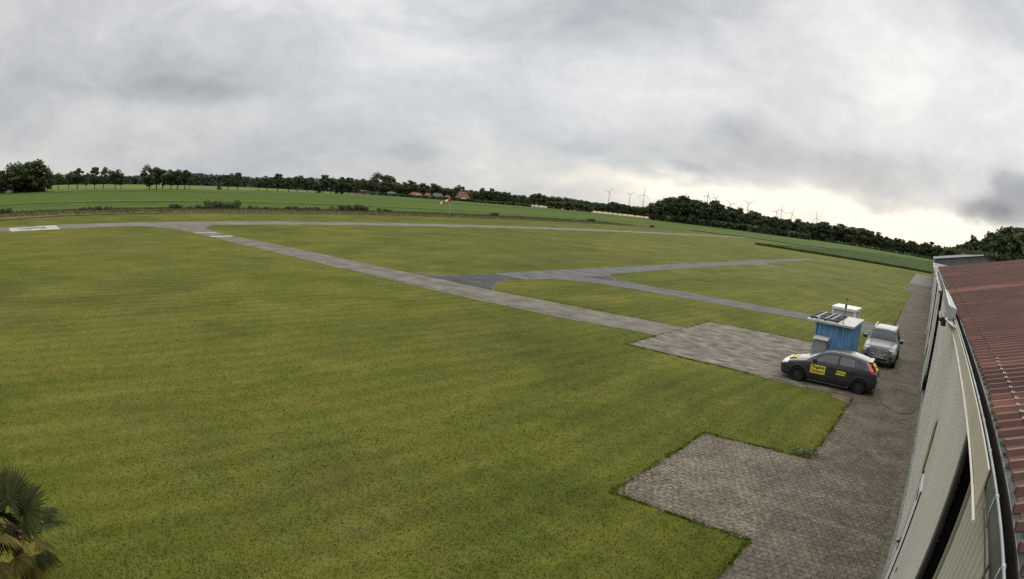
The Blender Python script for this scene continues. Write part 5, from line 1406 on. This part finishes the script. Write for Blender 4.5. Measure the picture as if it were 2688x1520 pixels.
def fan(azf, elv, plen, rad, spread, mt, fold=.0, nseg_=26, roll=0):
    """one palmate leaf: petiole then pleated segments"""
    d = Vector((math.sin(azf) * math.cos(elv), math.cos(azf) * math.cos(elv), math.sin(elv)))
    hub0 = Vector((.03, .03, 1.62)); hub = hub0 + d * plen
    up = Vector((0, 0, 1)); side = d.cross(up).normalized(); nrm = side.cross(d).normalized()
    Mf = Matrix((side, d, nrm)).transposed().to_4x4(); Mf.translation = hub
    Mf = Mf @ Matrix.Rotation(roll, 4, 'Y')
    m = MB(); nseg_ = int(8 * spread)
    for k in range(nseg_):
        a = (k / (nseg_ - 1) - .5) * spread; L = rad * (1 - .22 * abs(a / (spread / 2)) ** 2) * pr.uniform(.92, 1.04)
        dx, dy = math.sin(a), math.cos(a); px_, py_ = dy, -dx; w = rad * .050
        droop = -pr.uniform(.05, .16) * L - fold * abs(math.sin(a / 2)) * L
        v = [(0, 0, 0)]
        for f in (.35, .7):
            ww = w * (1.0 if f < .5 else .8)
            v += [(dx * L * f - px_ * ww, dy * L * f - py_ * ww, droop * f * f), (dx * L * f, dy * L * f, droop * f * f + w * .55), (dx * L * f + px_ * ww, dy * L * f + py_ * ww, droop * f * f)]
        v += [(dx * L, dy * L, droop * 1.25)]
        m.add(v, [(0, 1, 2), (0, 2, 3), (1, 4, 5, 2), (2, 5, 6, 3), (4, 7, 5), (5, 7, 6)], 0, Mf)
    lf_ = m.build('leaf', mt, pa)
    m = MB(); mid = hub0.lerp(hub, .5) + Vector((0, 0, -.02)); m.tube([hub0, mid, hub], [.014, .010, .008], 6); m.build('petiole', PALM, lf_)
    return lf_
spec_ = [(R(-60), R(45), .42, .50, 5.2, 0, 0), (R(20), R(38), .45, .52, 5.0, 0, .1), (R(60), R(8), .72, .34, 3.2, 1, .3), (R(-20), R(2), .62, .40, 3.6, 0, .3),
         (R(95), R(-5), .66, .36, 3.4, 1, .4), (R(130), R(18), .55, .50, 4.6, 0, .2), (R(165), R(2), .62, .46, 4.0, 1, .3), (R(75), R(-28), .55, .36, 3.8, 1, .5),
         (R(-130), R(30), .5, .5, 4.8, 0, .1), (R(-95), R(5), .6, .45, 4.0, 0, .3), (R(40), R(-22), .58, .34, 3.4, 0, .5), (R(110), R(48), .42, .48, 4.9, 0, 0), (R(180), R(-20), .6, .4, 3.6, 0, .5),
         (R(-10), R(70), .38, .45, 4.2, 0, 0), (R(105), R(22), .68, .42, 4.2, 1, .2), (R(125), R(-12), .72, .44, 3.8, 1, .3), (R(30), R(15), .70, .40, 4.0, 0, .2), (R(150), R(35), .5, .55, 5.0, 0, .1)]
for (a, e_, pln, rd, sp_, mi_, fo) in spec_:
    fan(a, e_, pln, rd, sp_, PALMY if mi_ else PALM, fo, roll=pr.uniform(-.5, .5))
m = MB()
for i in range(60):
    a = pr.uniform(-.5, 2.5); L = pr.uniform(.1, .32); z = 1.55 + pr.uniform(-.1, .15)
    m.tube([(.03, .03, z), (.03 + math.sin(a) * L, .03 + math.cos(a) * L, z + pr.uniform(-.1, .08))], [.008, .004], 4)
m.build('flower_stalk', mat('reddish_stalk', (.10, .045, .040), 5, .8), pa)

# ------------------------------------------------------------------ windsock
wk = empty('windsock', (-113.2, 113.6, 0)); tag(wk, 'red and white windsock on a thin pole beside the runway', 'windsock')
m = MB(); m.tube([(0, 0, 0), (0, 0, 4.3)], .07, 8); m.build('pole', mat('pole_paint', (.40, .42, .36), 2, .6), wk)
m = MB(); m.tube([(0, 0, 4.3), (0, .0, 4.4)], .10, 8); m.build('swivel', BLACK, wk)
sd2 = Vector((-.70, -.72, -.0)).normalized()
for i in range(4):
    c0 = Vector((0, 0, 4.25)) + Vector((-.62, -.62, -.42)) * (i * .72 / .98); c1_ = c0 + Vector((-.62, -.62, -.42)) * (.72 / .98)
    m = MB(); m.tube([c0, c1_], [.42 - i * .045, .42 - (i + 1) * .045], 14, caps=False)
    m.build('sock_band', mat('sock_red', (.50, .09, .03), 2, .8) if i % 2 == 0 else mat('sock_white', (.72, .66, .58), 2, .8), wk, True)
# runway edge marker boards
# ------------------------------------------------------------------ houses among the trees
TILE = mat('red_clay_tiles', [(.35, (.15, .070, .045)), (.65, (.24, .12, .08))], .6, .8)
BRICK = mat('red_brick', [(.35, (.16, .055, .04)), (.65, (.25, .095, .065))], .8, .9)
PLASTER = mat('pale_plaster', (.62, .58, .52), .5, .8)
WINDOW = mat('dark_window', (.03, .035, .04), 1, .1)
GTILE = mat('grey_tiles', (.13, .12, .12), 1, .8)
def house(azd, D, w, dpt, hw, hr, wall, roofm, label, rot=0, white_gable=False):
    a = R(azd); e = empty('house', (D * math.sin(a), D * math.cos(a), 0), -a + rot); tag(e, label, 'house', 'houses of the village wood')
    m = MB(); m.box(-w / 2, w / 2, -dpt / 2, dpt / 2, 0, hw); m.add([(-w / 2 + .2, -dpt / 2, hw), (-w / 2 + .2, dpt / 2, hw), (-w / 2 + .2, 0, hw + hr * .98), (w / 2 - .2, -dpt / 2, hw), (w / 2 - .2, dpt / 2, hw), (w / 2 - .2, 0, hw + hr * .98)], [(0, 2, 1), (3, 4, 5)])
    m.build('wall', wall, e)
    m = MB(); hip = w * .22; o = .5
    b0 = [(-w / 2 - o, -dpt / 2 - o, hw - .2), (w / 2 + o, -dpt / 2 - o, hw - .2), (w / 2 + o, dpt / 2 + o, hw - .2), (-w / 2 - o, dpt / 2 + o, hw - .2), (-w / 2 + hip, 0, hw + hr), (w / 2 - hip, 0, hw + hr)]
    m.add(b0, [(0, 1, 5, 4), (1, 2, 5), (2, 3, 4, 5), (3, 0, 4), (0, 3, 2, 1)]); m.build('roof', roofm, e)
    n = max(2, int(w / 3))
    for i in range(n):
        x = -w / 2 + (i + .5) * w / n; m = MB(); m.box(x - .6, x + .6, -dpt / 2 - .05, -dpt / 2 + .02, .9, 2.2); m.build('window', WINDOW, e)
    if white_gable:
        m = MB(); m.bbox(-1.8, 2.6, -dpt / 2 - 1.6, -dpt / 2 - .1, 2.2, 3.1, .05); m.build('canopy', WHITE, e)
        m = MB(); m.box(-1.6, 2.4, -dpt / 2 - .25, -dpt / 2 - .06, 0, 2.2); m.build('porch', PLASTER, e)
    return e
house(-43.85, 552, 11, 9, 3.0, 5.6, BRICK, TILE, 'red hipped roof farmhouse with white canopy at the edge of the crop', .15, True)
house(-88.6, 305, 6, 6, 2.4, 1.0, BRICK, TILE, 'brick house cut by the left picture edge under the big clump', 0)
house(-65.9, 640, 11, 8, 2.8, 2.4, PLASTER, TILE, 'pale pink house behind the left tree of the lone pair', .4)
house(-63.4, 650, 13, 8, 2.4, 1.8, PLASTER, TILE, 'long red house between the lone pair and the roadside row', .1)
house(-71.7, 560, 7, 6, 2.8, 2.4, PLASTER, TILE, 'small pale house behind the third tree group', .2)
house(-53.3, 580, 9, 7, 2.4, 1.8, BRICK, TILE, 'red brick house behind the end of the roadside row', -.2)
house(-52.4, 554, 9, 7, 2.8, 2.6, GREYW, GTILE, 'grey barn right of the brick house by the roadside row', 0)
house(-50.3, 558, 7, 7, 2.2, 1.5, PLASTER, GTILE, 'white house below the large domed oak', .2)
house(-48.1, 553, 11, 8, 2.6, 2.0, BRICK, TILE, 'brick farmhouse with white doors in the village wood', .3, True)
house(-47.0, 552, 6, 5, 2.8, 2.2, PLASTER, TILE, 'small white house right of the brick farmhouse with white doors', 0)
house(-46.1, 553, 8, 6, 3.0, 2.4, PLASTER, GTILE, 'white house with grey roof left of the red roofed farmhouse', .2)
house(-45.2, 552, 5, 4, 2.4, 1.8, PLASTER, GTILE, 'lowest white shed left of the red roofed farmhouse', 0)
van = empty('parked_van', (-290, 12.5, 0), R(80)); tag(van, 'white van parked under the big left tree clump', 'van')
m = MB(); m.bbox(-2.4, 2.4, -.95, .95, .35, 1.15, .15); m.bbox(-1.4, 2.35, -.9, .9, 1.1, 2.1, .2); m.build('body', WHITE, van)
m = MB(); m.bbox(-1.5, -.6, -.93, .93, 1.25, 1.9, .05); m.build('window', GLASS, van)
for x in (-1.5, 1.5):
    for y in (-.85, .85): m = MB(); m.lathe([(0, -.1), (.33, -.1), (.33, .1), (0, .1)], 14, 0, Matrix.Translation((x, y, .33)) @ Matrix.Rotation(R(90), 4, 'X')); m.build('wheel', RUB, van)

# ------------------------------------------------------------------ wind turbines
TW = mat('turbine_grey', (.62, .63, .64), .01, .6)
TURB = [  # azimuth, hub elevation, blade elevation angle (deg), first blade phase (deg clockwise from up), label
    (-30.63, 1.48, .50, 38, 'leftmost turbine, standing alone left of the high copse'),
    (-28.75, 1.42, .46, 55, 'second turbine from the left with two raised blades'),
    (-27.49, 1.57, .68, 4, 'large turbine left of the high copse with one blade straight up'),
    (-25.75, 1.30, .66, 20, 'turbine half hidden at the left edge of the high copse'),
    (-23.68, 1.72, .55, 3, 'blade tip of a turbine above the middle of the high copse'),
    (-21.87, 1.55, .55, -18, 'turbine behind the right half of the high copse, blade leaning left'),
    (-21.70, 2.10, .50, 14, 'faint high turbine in the bright sky over the copse'),
    (-20.95, 1.95, .42, 40, 'faint small turbine right of the faint high one'),
    (-19.55, 1.62, .70, 70, 'turbine just right of the high copse with spread blades'),
    (-18.60, 1.45, .45, 30, 'pale small turbine between the two large spread ones'),
    (-17.94, 1.86, .78, 62, 'largest turbine, right of the high copse'),
    (-17.85, 1.28, .52, -80, 'low turbine hidden behind the largest one'),
    (-15.27, 1.48, .60, 20, 'left turbine of the trio above the long wood'),
    (-14.83, 1.71, .60, 6, 'middle and highest turbine of the trio above the long wood'),
    (-13.85, 1.53, .72, 22, 'right turbine of the trio above the long wood'),
    (-11.53, 1.39, .62, -8, 'rightmost turbine, alone above the long wood')]
for (a, e_, bl, ph, lb) in TURB:
    hubz = 98.0; D = (hubz - CAM_H) / math.tan(R(e_)); Lb = D * math.tan(R(bl))
    ar = R(a); t_ = empty('wind_turbine', (D * math.sin(ar), D * math.cos(ar), 0), -ar); tag(t_, lb, 'wind turbine', 'wind turbines on the horizon')
    m = MB(); m.tube([(0, 0, 0), (0, 0, hubz)], [3.4, 1.9], 12); m.build('tower', TW, t_, True)
    m = MB(); m.bbox(-2.2, 2.2, -3, 7, hubz - 1.5, hubz + 3.0, .8); m.tube([(0, -3, hubz + .8), (0, -5.5, hubz + .8)], [2.2, .8], 10); m.build('nacelle', TW, t_)
    rot = empty('rotor', (0, -4.4, hubz + .8)); rot.parent = t_
    for k in range(3):
        m = MB(); A = Matrix.Rotation(R(ph + 120 * k), 4, 'Y')
        m.add([(-.9, -.3, 0), (.9, -.3, 0), (2.6, .3, Lb * .2), (1.0, .1, Lb), (.3, .1, Lb), (-.9, -.1, Lb * .2), (-.9, .6, 0), (.9, .6, 0), (2.6, .7, Lb * .2), (1.0, .3, Lb), (.3, .3, Lb), (-.9, .6, Lb * .2)],
              [(0, 1, 2, 5), (5, 2, 3, 4), (6, 11, 8, 7), (11, 10, 9, 8), (1, 7, 8, 2), (2, 8, 9, 3), (0, 5, 11, 6), (5, 4, 10, 11), (3, 9, 10, 4)], 0, A)
        m.build('blade', TW, rot)
